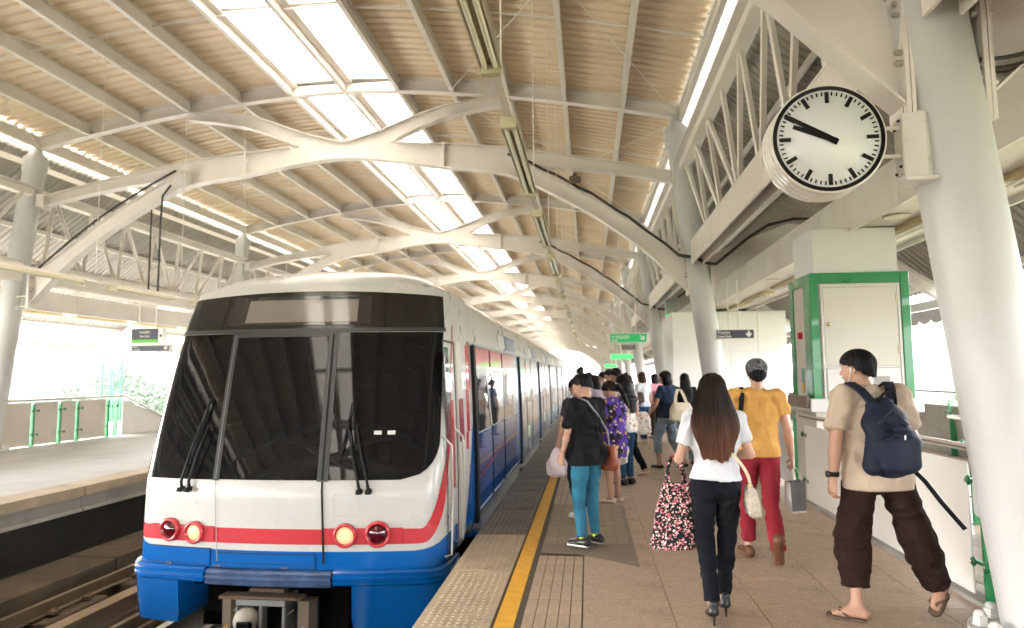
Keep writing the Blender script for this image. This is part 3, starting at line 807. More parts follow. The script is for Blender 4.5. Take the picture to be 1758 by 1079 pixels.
# headlights
lens_r = mat('red_lamp_lens', (0.07, 0.002, 0.008), 0.06, coat=1.0)
lampw = mat('lit_headlight', (0.35, 0.27, 0.16), 0.3, emit=(1.0, 0.72, 0.38), estr=0.032)
def lamp(s_, zc, r, kind):
    p = Vector(S(s_, zc, 0.0)); q = Vector(S(s_, zc, 1.0)); nrm = (q-p).normalized()
    rot = nrm.to_track_quat('Z', 'Y').to_matrix()
    def tr(mb, name, m, par):
        mb.v = [tuple(p + rot @ Vector(v)) for v in mb.v]; return mb.build(name, m, par)
    b = MB(); b.lathe([(r+0.030, 0.0), (r+0.028, 0.035), (r+0.016, 0.045), (r+0.002, 0.040), (r, 0.012)], n=32); o = tr(b, 'headlight' if kind else 'tail_light', red, train)
    b = MB()
    if kind: b.lathe([(r-0.001, 0.02), (r*0.6, 0.03), (0.004, 0.034)], n=32); tr(b, 'lens', lampw, o)
    else: b.lathe([(r-0.001, 0.02), (r*0.8, 0.034), (r*0.45, 0.046), (0.004, 0.05)], n=32); tr(b, 'lens', lens_r, o)
lamp(-1.12, 0.165, 0.078, 0); lamp(-0.845, 0.150, 0.074, 1); lamp(0.645, 0.150, 0.078, 1); lamp(0.945, 0.160, 0.088, 0)
for s0, s1 in ((-1.33, -0.64), (0.43, 1.17)):
    b = MB(); patch_s(b, s0, s1, 0.085, 0.215, 0.012, 10, 1, 0.012); b.build('lamp_plate', red, train)
# blue flap panels
for s0, s1, c0, c1 in ((-1.42, -0.67, -0.135, 0.0), (-0.60, 0.37, -0.11, -0.03), (-0.60, 0.37, -0.145, -0.115)):
    b = MB(); patch_s(b, s0, s1, c0, c1, 0.014, 10, 1, 0.010); q = b.build('flap_panel', blue, train)
    b = MB(); patch_s(b, s0-.008, s1+.008, c0-.008, c1+.008, 0.0055, 10, 1); b.build('flap_gap', mat('gap_dark_blue', (0.004, 0.012, 0.04), 0.8), q)
for s_ in (-0.62, 0.05, -1.15):
    b = MB(); patch_s(b, s_, s_+0.07, -0.15, -0.135, 0.02, 1, 1, 0.01); b.build('latch', stainless, train)
# bumper: three ribs, centre piece greyed
def bump_patch(name, s0, s1, m, ribs=True, z1=-0.115, z2=-0.26):
    b = MB(); prof = [(0.01, z1), (0.045, z1-0.008), (0.062, z1-0.026), (0.050, z1-0.036), (0.048, z1-0.046), (0.066, z1-0.056), (0.066, z1-0.076), (0.050, z1-0.086), (0.048, z1-0.096), (0.066, z1-0.106), (0.060, z1-0.126), (0.05, z2+0.01), (0.02, z2)]
    ns = 30; P = [[S(lerp(s0, s1, j/ns), 0.0, o_)[:2] + (z,) for j in range(ns+1)] for o_, z in prof]
    b.grid(P, smooth=False, flip=True)
    for e in (0, ns): b.add([r[e] for r in P] + [S(s0 if e == 0 else s1, 0, 0.02)[:2] + (z2,)], [tuple(range(len(P)+1))])
    b.build(name, m, train)
bump_patch('bumper', -SL-0.35, -0.70, blue); bump_patch('bumper', 0.55, SL+0.35, blue)
bump_patch('bumper_step', -0.68, 0.53, mat('scuffed_blue', (0.05, 0.09, 0.19), 0.4, var=0.4, vscale=6, dirt=0.6, dirtcol=(0.2,0.16,0.13)), z1=-0.13, z2=-0.275)
# skirts
for sg, s_in, nm in ((-1, 0.98, 'l'), (1, 0.72, 'r')):
    b = MB(); P = []
    for z, o_ in ((-0.255, 0.045), (-0.42, 0.035), (-0.56, 0.02), (-0.635, 0.01)):
        P.append([S(sg*lerp(s_in + (0.02 if z < -0.6 else 0), SL+0.45, j/20), 0.0, o_)[:2] + (z,) for j in range(21)])
    b.grid(P, flip=(sg > 0)); 
    b.grid([[P[i][0] for i in range(4)], [(P[i][0][0], P[i][0][1]+0.5, P[i][0][2]) for i in range(4)]], smooth=False); b.build('skirt', blue, train)
b = MB(); b.box((TX-1.3, YN+0.3, -0.36), (TX+1.3, YN+0.6, -0.14)); b.box((TX-1.2, YN+0.9, -0.95), (TX+1.2, YN+1.2, -0.2)); b.build('underframe', darkm, train)
b = MB(); b.box((TX-0.5, YN+0.5, -0.8), (TX+0.5, YN+0.85, -0.4)); b.box((TX-1.1, YN+0.7, -0.75), (TX-0.7, YN+0.9, -0.3)); b.box((TX+0.6, YN+0.7, -0.75), (TX+0.95, YN+0.9, -0.3)); b.build('equipment_box', mat('grimy_box', (0.012,0.010,0.009), 0.9, spec=0.1), train)
# coupler
cgrey = mat('coupler_grey', (0.27, 0.275, 0.27), 0.5, var=0.1, vscale=8, dirt=0.4, dirtcol=(0.12,0.1,0.08), dscale=6)
ctan = mat('coupler_box_tan', (0.20, 0.155, 0.115), 0.5, var=0.1, vscale=6, dirt=0.3)
cx = TX - 0.12; cyy = YN + 0.02
cp = MB()
xl, xr, zt, zb = cx-0.27, cx+0.20, -0.50, -0.98
for (lo, hi) in (((xl, cyy, zt-0.065), (xr, cyy+0.3, zt)), ((xl, cyy, zb), (xl+0.02, cyy+0.3, zt-0.066)), ((xr-0.03, cyy, zb), (xr, cyy+0.3, zt-0.066)), ((cx-0.05, cyy, zb), (cx-0.02, cyy+0.3, zt-0.066)), ((xl, cyy+0.1, zb-0.2), (xr, cyy+0.3, zb-0.001))): cp.bbox(lo, hi, 0.008)
cpo = cp.build('coupler', cgrey, train)
b = MB(); b.lathe([(0.11, cyy+0.02), (0.11, cyy-0.04), (0.09, cyy-0.09), (0.03, cyy-0.12)], (cx-0.155, 0, -0.68), 24, 'y'); b.build('coupler_cone', mat('cone_pale', (0.42,0.38,0.33), 0.5, var=0.2, vscale=10, dirt=0.5, dscale=8), cpo)
b = MB(); b.bbox((cx-0.19, cyy-0.14, -0.72), (cx-0.06, cyy-0.09, -0.66), 0.01); b.build('coupler_hook', blackg, cpo)
b = MB(); b.box((cx-0.02, cyy+0.12, zb), (xr-0.03, cyy+0.14, zt-0.07)); b.build('coupler_pocket', darkm, cpo)
b = MB(); b.box((xl-0.14, cyy-0.04, zt+0.004), (xr+0.16, cyy+0.10, zt+0.03)); b.box((xl+0.08, cyy+0.10, zt+0.03), (xr-0.06, cyy+0.28, zt+0.06)); b.bbox((xl-0.12, cyy-0.07, zt+0.012), (xr+0.13, cyy-0.045, zt+0.038), 0.008); b.build('coupler_shelf', rust, cpo)
for x0_, x1_ in ((xl-0.20, xl-0.03), (xr+0.05, xr+0.24)):
    b = MB(); m_ = (x0_+x1_)/2
    b.prismz([(x0_, cyy+0.16), (x0_+0.045, cyy+0.06), (x1_-0.045, cyy+0.06), (x1_, cyy+0.14), (x1_, cyy+0.2), (x0_, cyy+0.2)], -0.90, -0.525); o = b.build('coupler_box', ctan, cpo)
    yl = mat('warning_yellow', (0.85, 0.42, 0.03), 0.4)
    b = MB(); b.prism([(m_-0.03, -0.80), (m_+0.03, -0.80), (m_, -0.745)], cyy+0.056, cyy+0.059); b.build('warning_mark', yl, cpo)
    b = MB(); b.prism([(m_-0.004, -0.782), (m_+0.004, -0.782), (m_+0.005, -0.762), (m_-0.005, -0.762)], cyy+0.054, cyy+0.0555); b.box((m_-0.004, cyy+0.054, -0.793), (m_+0.004, cyy+0.0555, -0.786)); b.build('warning_symbol', black, cpo)
b = MB()
for z_, dz in ((-0.62, 0.05), (-0.76, -0.04)):
    b.cyl((xr+0.005, cyy+0.05, z_-0.03), (xr+0.06, cyy+0.05, z_+0.02), 0.008, 6); b.cyl((xl-0.04, cyy+0.05, z_), (xl-0.002, cyy+0.05, z_), 0.012, 6)
b.build('coupler_bolts', railm, cpo)
cpo.location.z = 0.105
# wipers: two arms and a blade on each side
for sbase, dirs in ((-1.0, -1), (0.77, -1)):
    wp = None
    for k, (ds, top) in enumerate(((0.0, 1.18), (0.085, 1.15))):
        sb_ = sbase + ds
        b = MB(); pts = [S(sb_, 0.57, 0.03), S(sb_-0.01, 0.64, 0.05), S(sb_-0.09+0.05*k*0, 0.9, 0.07), S(sb_-0.16, top, 0.065)] if sbase > 0 else [S(sb_, 0.57, 0.03), S(sb_, 0.64, 0.05), S(sb_+0.05, 0.9, 0.07), S(sb_+0.10, top, 0.065)]
        b.tube(pts, [0.017, 0.014, 0.010, 0.008], 8); b.lathe([(0.028, -0.0), (0.028, 0.05), (0.01, 0.06)], S(sb_, 0.56, 0.0), 12, 'y')
        b.tube([S(sb_, 0.54, 0.065), S(sb_, 0.58, 0.055)], 0.026, 10)
        if wp is None: wp = b.build('wiper', black, train)
        else: b.build('wiper_arm', black, wp)
    tp_ = sbase - 0.16 if sbase > 0 else sbase + 0.10
    b = MB(); 
    if sbase > 0: b.tube([S(tp_-0.055, 0.80, 0.05), S(tp_, 1.12, 0.045), S(tp_+0.02, 1.35, 0.045)], [0.006, 0.012, 0.006], 6)
    else: b.tube([S(tp_-0.04, 0.80, 0.05), S(tp_-0.01, 1.08, 0.045), S(tp_+0.03, 1.40, 0.045)], [0.012, 0.02, 0.008], 6)
    b.build('wiper_blade', black, wp)

# ---- car sides along the platform
def side_x(z): return TX + hw(z) 
SX = TX + 1.49
def side_box(mb, ya, yb, z0, z1, off0, off1, n=6, sg=1):
    """panel following the side's slight tumblehome, from off0 to off1 outside it"""
    P = []
    for i in range(n+1):
        z = lerp(z0, z1, i/n); x = TX + sg*(hw(z)+off1); P.append([(x, ya, z), (x, yb, z)])
    mb.grid(P, smooth=True, flip=(sg > 0) is False)
    Q = [[(TX+sg*(hw(lerp(z0,z1,i/n))+off0), ya, lerp(z0,z1,i/n)), (TX+sg*(hw(lerp(z0,z1,i/n))+off1), ya, lerp(z0,z1,i/n))] for i in range(n+1)]
    mb.grid(Q, smooth=False); mb.grid([[(x, yb, z) for x, _, z in r] for r in Q], smooth=False)
    mb.grid([[ (TX+sg*(hw(z)+off0), yy, z), (TX+sg*(hw(z)+off1), yy, z)] for z in (z0,) for yy in (ya, yb)], smooth=False)
    mb.grid([[ (TX+sg*(hw(z)+off0), yy, z), (TX+sg*(hw(z)+off1), yy, z)] for z in (z1,) for yy in (ya, yb)], smooth=False)
    return mb
def car_shell(ya, yb):
    b = MB(); sec = []
    for z in (-0.16, 0.1, 0.35, 0.7, 1.1, 1.5, 1.9, 2.1): sec.append((hw(z), z))
    rp = [roofprof(t) for t in (1.0, 0.97, 0.92, 0.8, 0.6, 0.3, 0.0)]
    half = sec + [(1.405, 2.2), (1.39, 2.32)] + rp
    full = [(TX+x, z) for x, z in half] + [(TX-x, z) for x, z in half[::-1][1:]]
    b.grid([[(x, y, z) for x, z in full] for y in (ya, yb)]); 
    b.add([(x, ya, z) for x, z in full], [tuple(range(len(full)))]); b.add([(x, yb, z) for x, z in full], [tuple(range(len(full)))])
    return b
cars = [(7.75, 28.2), (28.7, 50.4), (50.9, 72.6), (73.1, 94.8)]
pale = [mat('wrap_pale_blue', (0.62, 0.68, 0.74), 0.15, coat=0.5, var=0.06), mat('wrap_white', (0.75, 0.75, 0.76), 0.15, coat=0.5, var=0.03), mat('wrap_pale_pink', (0.66, 0.60, 0.62), 0.15, coat=0.5, var=0.05)]
wing_glass = mat('side_window_glass', (0.05, 0.055, 0.06), 0.03, spec=1.0, coat=0.5)
wrap_glass = mat('side_window_wrapped', (0.36, 0.40, 0.44), 0.05, coat=0.8, var=0.08)
blueband = mat('wrap_sky_blue', (0.16, 0.30, 0.58), 0.2, coat=0.5)
seatblue = mat('interior_blue', (0.02, 0.09, 0.35), 0.4)
for ci, (ya, yb) in enumerate(cars):
    co = car_shell(ya, yb).build('carriage', bodyw, train)
    b = MB(); side_box(b, ya+0.02, yb-0.02, -0.16, -0.02, 0.0, 0.01); b.build('blue_sill', blue, co)
    b = MB(); b.box((TX-1.4, ya+0.4, -0.9), (TX+1.38, yb-0.4, -0.2)); b.build('underframe', darkm, co)
    b = MB(); b.box((TX+1.40, ya, -0.20), (TX+1.585, yb, -0.14)); b.build('step_edge', blue, co)
    if ci: b = MB(); b.box((TX-1.25, ya-0.5, -0.1), (TX+1.3, ya, 2.4)); b.build('gangway', black, train)
# the side between cab and first pillar: cab door, grab rails, cream pillar and stripes
gapm = mat('shadow_gap', (0.06, 0.055, 0.05), 0.8)
def sb(name, ya_, yb_, z0_, z1_, m, o1=0.006, o0=0.0, n=6):
    b = MB(); side_box(b, ya_, yb_, z0_, z1_, o0, o1, n); return b.build(name, m, train)
sb('side_panel', 7.0, 7.98, -0.02, 1.97, bodyw, 0.004)
for y_ in (6.44, 6.96): sb('cab_door_joint', y_, y_+0.022, -0.08, 1.95, gapm)
sb('cab_door_joint', 6.462, 6.96, 1.93, 1.95, gapm)
sb('cab_door_window', 6.50, 6.66, 1.28, 1.88, wing_glass, 0.010); sb('cab_door_stripe', 6.50, 6.66, 0.95, 1.275, mat('wine_red', (0.12, 0.01, 0.02), 0.3), 0.010)
sb('cab_door_stripe', 6.70, 6.82, 0.5, 1.36, red, 0.008)
sb('cream_pillar', 7.02, 7.30, -0.05, 1.95, cream, 0.016); sb('cab_door_stripe', 7.06, 7.30, 0.92, 1.36, darkred, 0.020)
sb('red_stripe', 7.62, 7.84, 1.45, 1.95, red, 0.010); sb('red_stripe', 7.56, 7.72, 0.98, 1.45, red, 0.010); sb('red_stripe', 7.50, 7.62, 0.80, 0.98, red, 0.010)
b = MB(); b.grid([[(TX+hw(z)+0.009, 7.32+0.60*t, z), (TX+hw(z)+0.009, 7.98, z)] for t, z in ((0, -0.02), (0.3, 0.25), (0.6, 0.55), (0.85, 0.85), (1.0, 1.05))], smooth=False, flip=True); b.build('blue_wedge', blue, train)
for yy, z1_ in ((6.40, 0.95), (6.98, 0.98)):
    b = MB(); z0_ = -0.05; xo = 0.06
    b.tube([(side_x(z0_)-0.01, yy-.04, z0_-0.01), (side_x(z0_)+xo-.01, yy, z0_), (side_x(0.4)+xo, yy, 0.4), (side_x(z1_)+xo, yy, z1_), (side_x(z1_)-0.01, yy-0.08, z1_+0.09)], 0.011, 8); b.build('grab_rail', mat('rail_satin', (0.6,0.58,0.54), 0.3, metal=.6), train)
text('fleet_number', '172', 0.11, mat('ghost_grey', (0.5,0.5,0.52), 0.5), train, (side_x(2.12)+0.03, 8.1, 2.13), (R(90), 0, R(90)))
# repeating bays: black pillar, window, door leaf seams
pil = [7.98 + 5.4*i for i in range(16)]
for i, yp in enumerate(pil):
    if yp > 93: break
    b = MB(); side_box(b, yp-0.02, yp+0.13, -0.10, 1.97, 0.0, 0.045); b.build('black_pillar', black, train)
    e = min(yp+5.4, 94.6)
    if i == 0:
        b = MB(); side_box(b, yp+0.13, yp+4.6, 1.72, 1.95, 0.0, 0.014); b.build('red_header', red, train)
        b = MB(); side_box(b, yp+0.13, yp+4.6, 0.02, 0.90, 0.0, 0.014); b.build('blue_side_wrap', blued, train)
        b = MB(); side_box(b, yp+4.6, yp+5.38, 0.0, 1.95, 0.0, 0.014); b.build('blue_side_stripe', blueband, train)
        wins = [(yp+0.35, yp+1.45, 0.92, 1.60), (yp+1.62, yp+4.05, 0.92, 1.62)]
        b = MB(); side_box(b, yp+0.40, yp+1.38, 1.0, 1.55, 0.0, 0.005)
    else:
        m_ = pale[i % 3]
        b = MB(); side_box(b, yp+0.13, yp+0.9, 0.0, 1.95, 0.0, 0.013); b.build('wrap_panel', pale[0], train)
        b = MB(); side_box(b, yp+0.9, yp+4.6, 0.0, 1.95, 0.0, 0.0135); b.build('wrap_panel', m_, train)
        b = MB(); side_box(b, yp+4.6, yp+5.38, 0.0, 1.95, 0.0, 0.013); b.build('wrap_panel', blueband if i < 2 else pale[1], train)
        wins = [(yp+1.1, yp+2.2, 1.0, 1.62), (yp+2.5, yp+4.1, 1.0, 1.62)]
        for (q0, q1, q2, q3, mm) in ((yp+1.2, yp+1.9, 1.66, 1.86, red), (yp+2.3, yp+3.1, 0.55, 0.9, pale[(i+1) % 3]), (yp+1.5, yp+2.1, 0.25, 0.5, mat('poster_green', (0.35,0.55,0.38), 0.3))):
            b = MB(); side_box(b, q0, q1, q2, q3, 0.0, 0.016, 3); b.build('advert_print', mm, train)
    for q0, q1, q2, q3 in wins:
        b = MB(); side_box(b, q0, q1, q2, q3, 0.0, 0.020); w = b.build('window', wing_glass if i == 0 else wrap_glass, train)
    b = MB(); side_box(b, yp+1.5, yp+1.515, -0.02, 1.95, 0.0, 0.024); b.build('door_joint', black, train)
    b = MB(); side_box(b, yp+2.85, yp+2.862, -0.02, 1.95, 0.0, 0.023); b.build('door_joint', black, train)
    # cantrail blocks above
    b = MB(); side_box(b, yp+3.6, yp+4.95, 2.02, 2.27, 0.0, 0.012, 2); b.build('cantrail_panel', blueband if i < 3 else pale[0], train)
    if i < 5: b = MB(); side_box(b, yp+2.6, yp+3.4, 2.04, 2.24, 0.0, 0.01, 2); b.build('vent_panel', mat('vent_grey', (0.6,0.58,0.55), 0.4), train)
b = MB(); side_box(b, 7.75, 94.7, 1.96, 1.99, 0.0, 0.03); b.build('gutter', mat('gutter_grey', (0.3,0.29,0.28), 0.5), train)
# diagonal white frame piece in the first bay and the red dashes on the blue
b = MB(); P = [[(TX+hw(z)+0.027, 8.15+0.30*(1.62-z)/0.7 + w_, z) for w_ in (0.85, 0.95)] for z in (0.92, 1.15, 1.4, 1.62)]; b.grid(P, flip=True); b.build('window_mullion', bodyw, train)
b = MB(); side_box(b, 8.14, 12.55, 1.62, 1.715, 0.0, 0.026); side_box(b, 12.1, 12.55, 0.9, 1.62, 0.0, 0.026); b.build('window_surround', bodyw, train)
b = MB()
for i in range(26):
    y_ = 8.3 + i*0.1; z_ = 0.36 + 0.006*i; x_ = TX+hw(z_)+0.017
    b.grid([[(x_, y_, z_), (x_, y_+0.055, z_+0.01)], [(x_, y_+0.02, z_+0.05+0.02*(i%3)), (x_, y_+0.065, z_+0.06)]], smooth=False, flip=True)
b.build('red_script_marks', mat('faded_red_print', (0.30, 0.03, 0.05), 0.3), train, kind='stuff')

# ------------------------------------------------------------------ clock
cw = mat('clock_case_white', (0.70, 0.66, 0.61), 0.28, coat=0.3, var=0.02, dirt=0.1, dirtcol=(0.5,0.4,0.3), dscale=6)
cl = thing('station_clock', 'round white double-sided clock with black ticks showing ten to ten, fixed to the near column', 'clock', (1.502, 4.30, 3.045))
b = MB(); Rr = 0.345
b.lathe([(Rr-0.03, 0.004), (Rr-0.004, 0.0), (Rr, 0.006), (Rr, 0.055), (Rr-0.006, 0.058), (Rr-0.006, 0.062), (Rr, 0.065), (Rr, 0.105), (Rr-0.006, 0.108), (Rr-0.006, 0.112), (Rr, 0.115), (Rr, 0.165), (Rr-0.006, 0.168), (Rr-0.006, 0.172), (Rr, 0.175), (Rr, 0.235), (Rr-0.006, 0.24), (Rr-0.03, 0.236)], (0,0,0), 72, 'y'); b.build('case', cw, cl)
b = MB(); b.lathe([(Rr-0.012, -0.0035), (Rr-0.036, -0.0035), (Rr-0.036, -0.001), (Rr-0.012, -0.001)], (0,0,0), 72, 'y', False)
b.f = [f for f in b.f if len(f) == 4]; b.sm = b.sm[:len(b.f)]; b.build('rim_ring', blackg, cl)
b = MB(); b.lathe([(Rr-0.034, 0.003), (Rr-0.034, -0.0008)], (0,0,0), 72, 'y'); fc = b.build('face', mat('clock_face_white', (0.74, 0.76, 0.77), 0.35), cl)
b = MB(); b.box((-0.0125, -0.004, 0.225), (0.0125, -0.0015, 0.295)); hm = b.mesh('hour_mark'); hm.materials.append(black)
b = MB(); b.box((-0.0045, -0.004, 0.272), (0.0045, -0.0015, 0.295)); mm_ = b.mesh('minute_mark'); mm_.materials.append(black)
for k in range(60):
    o = link('hour_mark' if k % 5 == 0 else 'minute_mark', hm if k % 5 == 0 else mm_, None, cl); o.rotation_euler = (0, k*math.pi/30, 0)
b = MB(); b.box((-0.019, -0.013, -0.058), (0.019, -0.009, 0.0)); b.add([(-0.019,-0.013,0),(0.019,-0.013,0),(0.011,-0.013,0.302),(-0.011,-0.013,0.302),(-0.019,-0.009,0),(0.019,-0.009,0),(0.011,-0.009,0.302),(-0.011,-0.009,0.302)], [(0,1,2,3),(0,3,7,4),(1,5,6,2),(3,2,6,7)])
mh = b.build('minute_hand', blackg, cl); mh.rotation_euler = (0, R(-59.3), 0)
b = MB(); b.box((-0.017, -0.008, -0.052), (0.017, -0.0045, 0.0)); b.add([(-0.017,-0.008,0),(0.017,-0.008,0),(0.013,-0.008,0.225),(-0.013,-0.008,0.225),(-0.017,-0.0045,0),(0.017,-0.0045,0),(0.013,-0.0045,0.225),(-0.013,-0.0045,0.225)], [(0,1,2,3),(0,3,7,4),(1,5,6,2),(3,2,6,7)])
hh = b.build('hour_hand', blackg, cl); hh.rotation_euler = (0, R(-69), 0)
b = MB()
for zz in (0.075, -0.105): b.cyl((0.333, 0.085, zz), (0.47, 0.085, zz), 0.0125, 12)
b.build('support_rod', cw, cl)
jb = thing('junction_box', 'tall cream clock mounting box bolted to the near column', 'mounting box', (0, 0, 0))
b = MB(); b.prismz([(1.965, 4.36), (2.085, 4.33), (2.16, 4.40), (2.13, 4.56), (1.965, 4.44)], 2.785, 3.205); b.bbox((1.955, 4.33, 2.775), (2.15, 4.45, 2.80), 0.004); b.build('box_body', cw, jb)
b = MB(); b.bbox((1.952, 4.345, 2.82), (1.964, 4.455, 3.18), 0.003); b.build('box_lid', cream, jb)
b = MB()
for zz in (2.835, 2.87, 3.12, 3.16): b.cyl((1.94, 4.37 if zz in (2.87, 3.16) else 4.43, zz), (1.953, 4.37 if zz in (2.87, 3.16) else 4.43, zz), 0.009, 8)
b.build('box_screws', black, jb)
b = MB(); b.tube([(2.03, 4.43, 3.2), (2.03, 4.43, 3.27), (2.04, 4.45, 3.315), (2.10, 4.5, 3.34), (2.2, 4.56, 3.34)], 0.024, 12); b.tube([(2.03, 4.43, 3.2), (2.03, 4.43, 3.225)], 0.032, 12); b.build('conduit_elbow', mat('conduit_tan', (0.42, 0.31, 0.2), 0.4, dirt=0.3), jb)

# ------------------------------------------------------------------ cables draped on the arches
cab = mat('black_cable', (0.03, 0.025, 0.022), 0.5)
for k, nm in ((1, 'second'), (2, 'third')):
    y = k2y(k) - 0.14
    b = MB(); xs_ = [XC + 3.6 + 3.45*i/14 for i in range(15)]
    pts = [(x, y, arch_low(x)+0.24+0.015*math.sin(9*x)) for x in xs_]
    pts += [(2.15, y-0.12, 3.92), (2.35, y-0.14, 3.80), (2.55, y-0.1, 3.78), (2.85, y-0.02, 4.02), (3.2, y, 4.30), (3.6, y, 4.55), (4.1, y, 4.66), (4.7, y, 4.64)]
    b.tube(pts, 0.024, 6); b.tube([(x, yy-0.03, z-0.03) for x, yy, z in pts], 0.015, 6)
    q = b.build('cable_bundle', cab); tag(q, 'black cable bundle draped over the %s arch and its column' % nm, 'cable', 'cables on the arches')
b = MB(); y = k2y(1)-0.14
b.tube([(XC-u, y, arch_low(XC-u)+0.25) for u in [3.8 + 3.2*i/12 for i in range(13)]], 0.022, 6); q = b.build('cable_bundle', cab); tag(q, 'dark cable running down the left haunch of the second arch', 'cable')
b = MB(); b.lathe([(0.13, 0), (0.16, 0.02), (0.16, 0.12), (0.13, 0.14)], (XC-3.55, y-0.1, 5.98), 20, 'y'); sp = b.build('loudspeaker', mat('speaker_pale', (0.6,0.57,0.53), 0.4)); tag(sp, 'small round loudspeaker sitting on the left haunch of the second arch', 'loudspeaker')
b = MB(); b.tube([(XC-3.9, y, 5.85), (XC-4.05, y-0.05, 5.6), (XC-4.08, y-0.05, 5.0), (XC-4.08, y-0.05, 3.4)], 0.022, 6); b.tube([(XC-4.3, y-0.05, 5.3), (XC-4.3, y-0.05, 3.4)], 0.018, 6); q = b.build('cable_drop', cab); tag(q, 'two dark cables hanging straight down from the left haunch of the second arch', 'cable')
b = MB(); b.tube([(2.55+0.3*math.cos(t), 4.42, 3.62+0.14*math.sin(t)) for t in [math.pi*(0.9+1.15*i/14) for i in range(15)]], 0.022, 8); b.tube([(2.5+0.4*math.cos(t), 4.40, 3.70+0.16*math.sin(t)) for t in [math.pi*(0.95+1.0*i/14) for i in range(15)]], 0.014, 8); q = b.build('cable_loop', cab); tag(q, 'grey and black cable loop behind the top of the near column', 'cable')
# cctv camera under the roof beside the lamp row
b = MB(); b.lathe([(0.05, 0), (0.05, 0.10), (0.02, 0.13)], (-0.2, 13.6, 5.55), 12); b.bbox((-0.32, 13.5, 5.5), (-0.08, 13.75, 5.6), 0.02); q = b.build('floodlight', mat('floodlight_brown', (0.15,0.11,0.08), 0.5)); tag(q, 'small dark floodlight fixed on top of the second arch', 'floodlight')

# ------------------------------------------------------------------ signs
signb = mat('sign_navy', (0.045, 0.05, 0.075), 0.4); signg = mat('sign_green', (0.0, 0.30, 0.09), 0.35, emit=(0.0, 0.5, 0.13), estr=0.02); signw = mat('sign_white', (0.85, 0.84, 0.8), 0.4)
def sign(label, x0, x1, y, z0, z1, m, rods=(0.3, 0.7), ztop=3.4, frame=0.02):
    t = thing('hanging_sign', label, 'sign', ((x0+x1)/2, y, z0))
    w = (x1-x0)/2; h = z1-z0
    b = MB(); b.bbox((-w, 0, 0), (w, 0.08, h), 0.006); b.build('sign_case', signw, t)
    b = MB(); b.box((-w+frame, -0.004, frame), (w-frame, -0.001, h-frame)); b.build('sign_face', m, t)
    for f in rods: b = MB(); b.cyl(((2*f-1)*w, 0.04, h), ((2*f-1)*w, 0.04, ztop-z0), 0.012, 6); b.build('hanger', steel, t)
    return t, w, h
def arrow(par, x, z, s_, ang, m):
    b = MB(); poly = [(-0.12, 0.5), (0.12, 0.5), (0.12, 0.0), (0.38, 0.2), (0.38, -0.1), (0, -0.5), (-0.38, -0.1), (-0.38, 0.2), (-0.12, 0.0)]
    c_, n_ = math.cos(ang), math.sin(ang)
    pts = [(x + s_*(a*c_ - q*n_), z + s_*(a*n_ + q*c_)) for a, q in poly]
    b.prism(pts[::-1], -0.008, -0.005); b.build('arrow', m, par)
t, w, h = sign('green exit sign with white lettering and arrow hanging over the platform', 0.50, 1.37, 16.0, 2.33, 2.56, signg, ztop=5.2)
text('lettering', 'ทางออก', 0.125, signw, t, (-w+0.05, -0.006, h*0.60), bold=0.002); text('lettering', 'Exit', 0.09, signw, t, (-w+0.05, -0.006, h*0.25), bold=0.002); arrow(t, w-0.11, h/2, 0.15, R(45), signw)
t, w, h = sign('navy keep-right sign with white lettering and down arrow beside the second column', 2.36, 3.07, 13.0, 2.235, 2.43, signb, (0.35, 0.6), 3.35)
text('lettering', 'ชิดขวา', 0.085, signw, t, (-w+0.04, -0.006, h*0.62), bold=0.001); text('lettering', 'Keep Right', 0.055, signw, t, (-w+0.04, -0.006, h*0.28), bold=0.001); arrow(t, w-0.11, h/2, 0.125, 0, signw)
t, w, h = sign('small dark sign hanging beyond the green exit sign', 1.15, 1.65, 24.0, 2.45, 2.65, signb, ztop=5.2)
for zz in (0.06, 0.13): b = MB(); b.box((-w+0.05, -0.007, zz), (w-0.08, -0.0045, zz+0.025)); b.build('text_line', signw, t)
brg = mat('sign_bright_green', (0.02, 0.5, 0.06), 0.35, emit=(0.05, 0.9, 0.12), estr=0.1)
t, w, h = sign('lit bright green sign far down the platform', 0.95, 1.85, 29.0, 2.25, 2.45, brg, ztop=5.2, frame=0.004)
t, w, h = sign('small lit green sign farthest down the platform', 1.0, 1.7, 42.0, 2.05, 2.22, brg, ztop=5.2, frame=0.004)
t, w, h = sign('dark station name sign with green stripe hanging over the left platform', -10.0, -9.22, 14.0, 2.36, 2.70, signb, (0.22, 0.72), 3.2)
t.rotation_euler = (0, 0, R(0))
b = MB(); b.box((-w+0.02, -0.009, 0.02), (w-0.14, -0.005, 0.085)); b.build('green_stripe', mat('stripe_green', (0.12, 0.5, 0.03), 0.4), t)
text('lettering', 'หมอชิต', 0.085, signw, t, (-0.06, -0.008, h*0.72), align='CENTER'); text('lettering', 'Mo Chit', 0.065, signw, t, (-0.06, -0.008, h*0.45), align='CENTER')
b = MB(); b.box((w-0.13, -0.009, 0.02), (w-0.02, -0.005, h-0.02)); b.build('white_end', signw, t); b = MB(); b.lathe([(0.035, -0.012), (0.033, -0.010)], (w-0.075, 0, h*0.5), 16, 'y'); b.build('emblem', mat('emblem_mauve', (0.25,0.18,0.2), 0.5), t)
t, w, h = sign('slim navy direction sign with arrow just below the station name sign', -10.0, -9.08, 14.02, 2.17, 2.33, signb, (0.22, 0.72), 2.36)
text('lettering', 'ชิดขวา', 0.05, signw, t, (-w+0.04, -0.006, h*0.68)); text('lettering', 'Keep Right', 0.04, signw, t, (-w+0.04, -0.006, h*0.3)); arrow(t, w-0.1, h/2+0.01, 0.10, R(-45), signw)
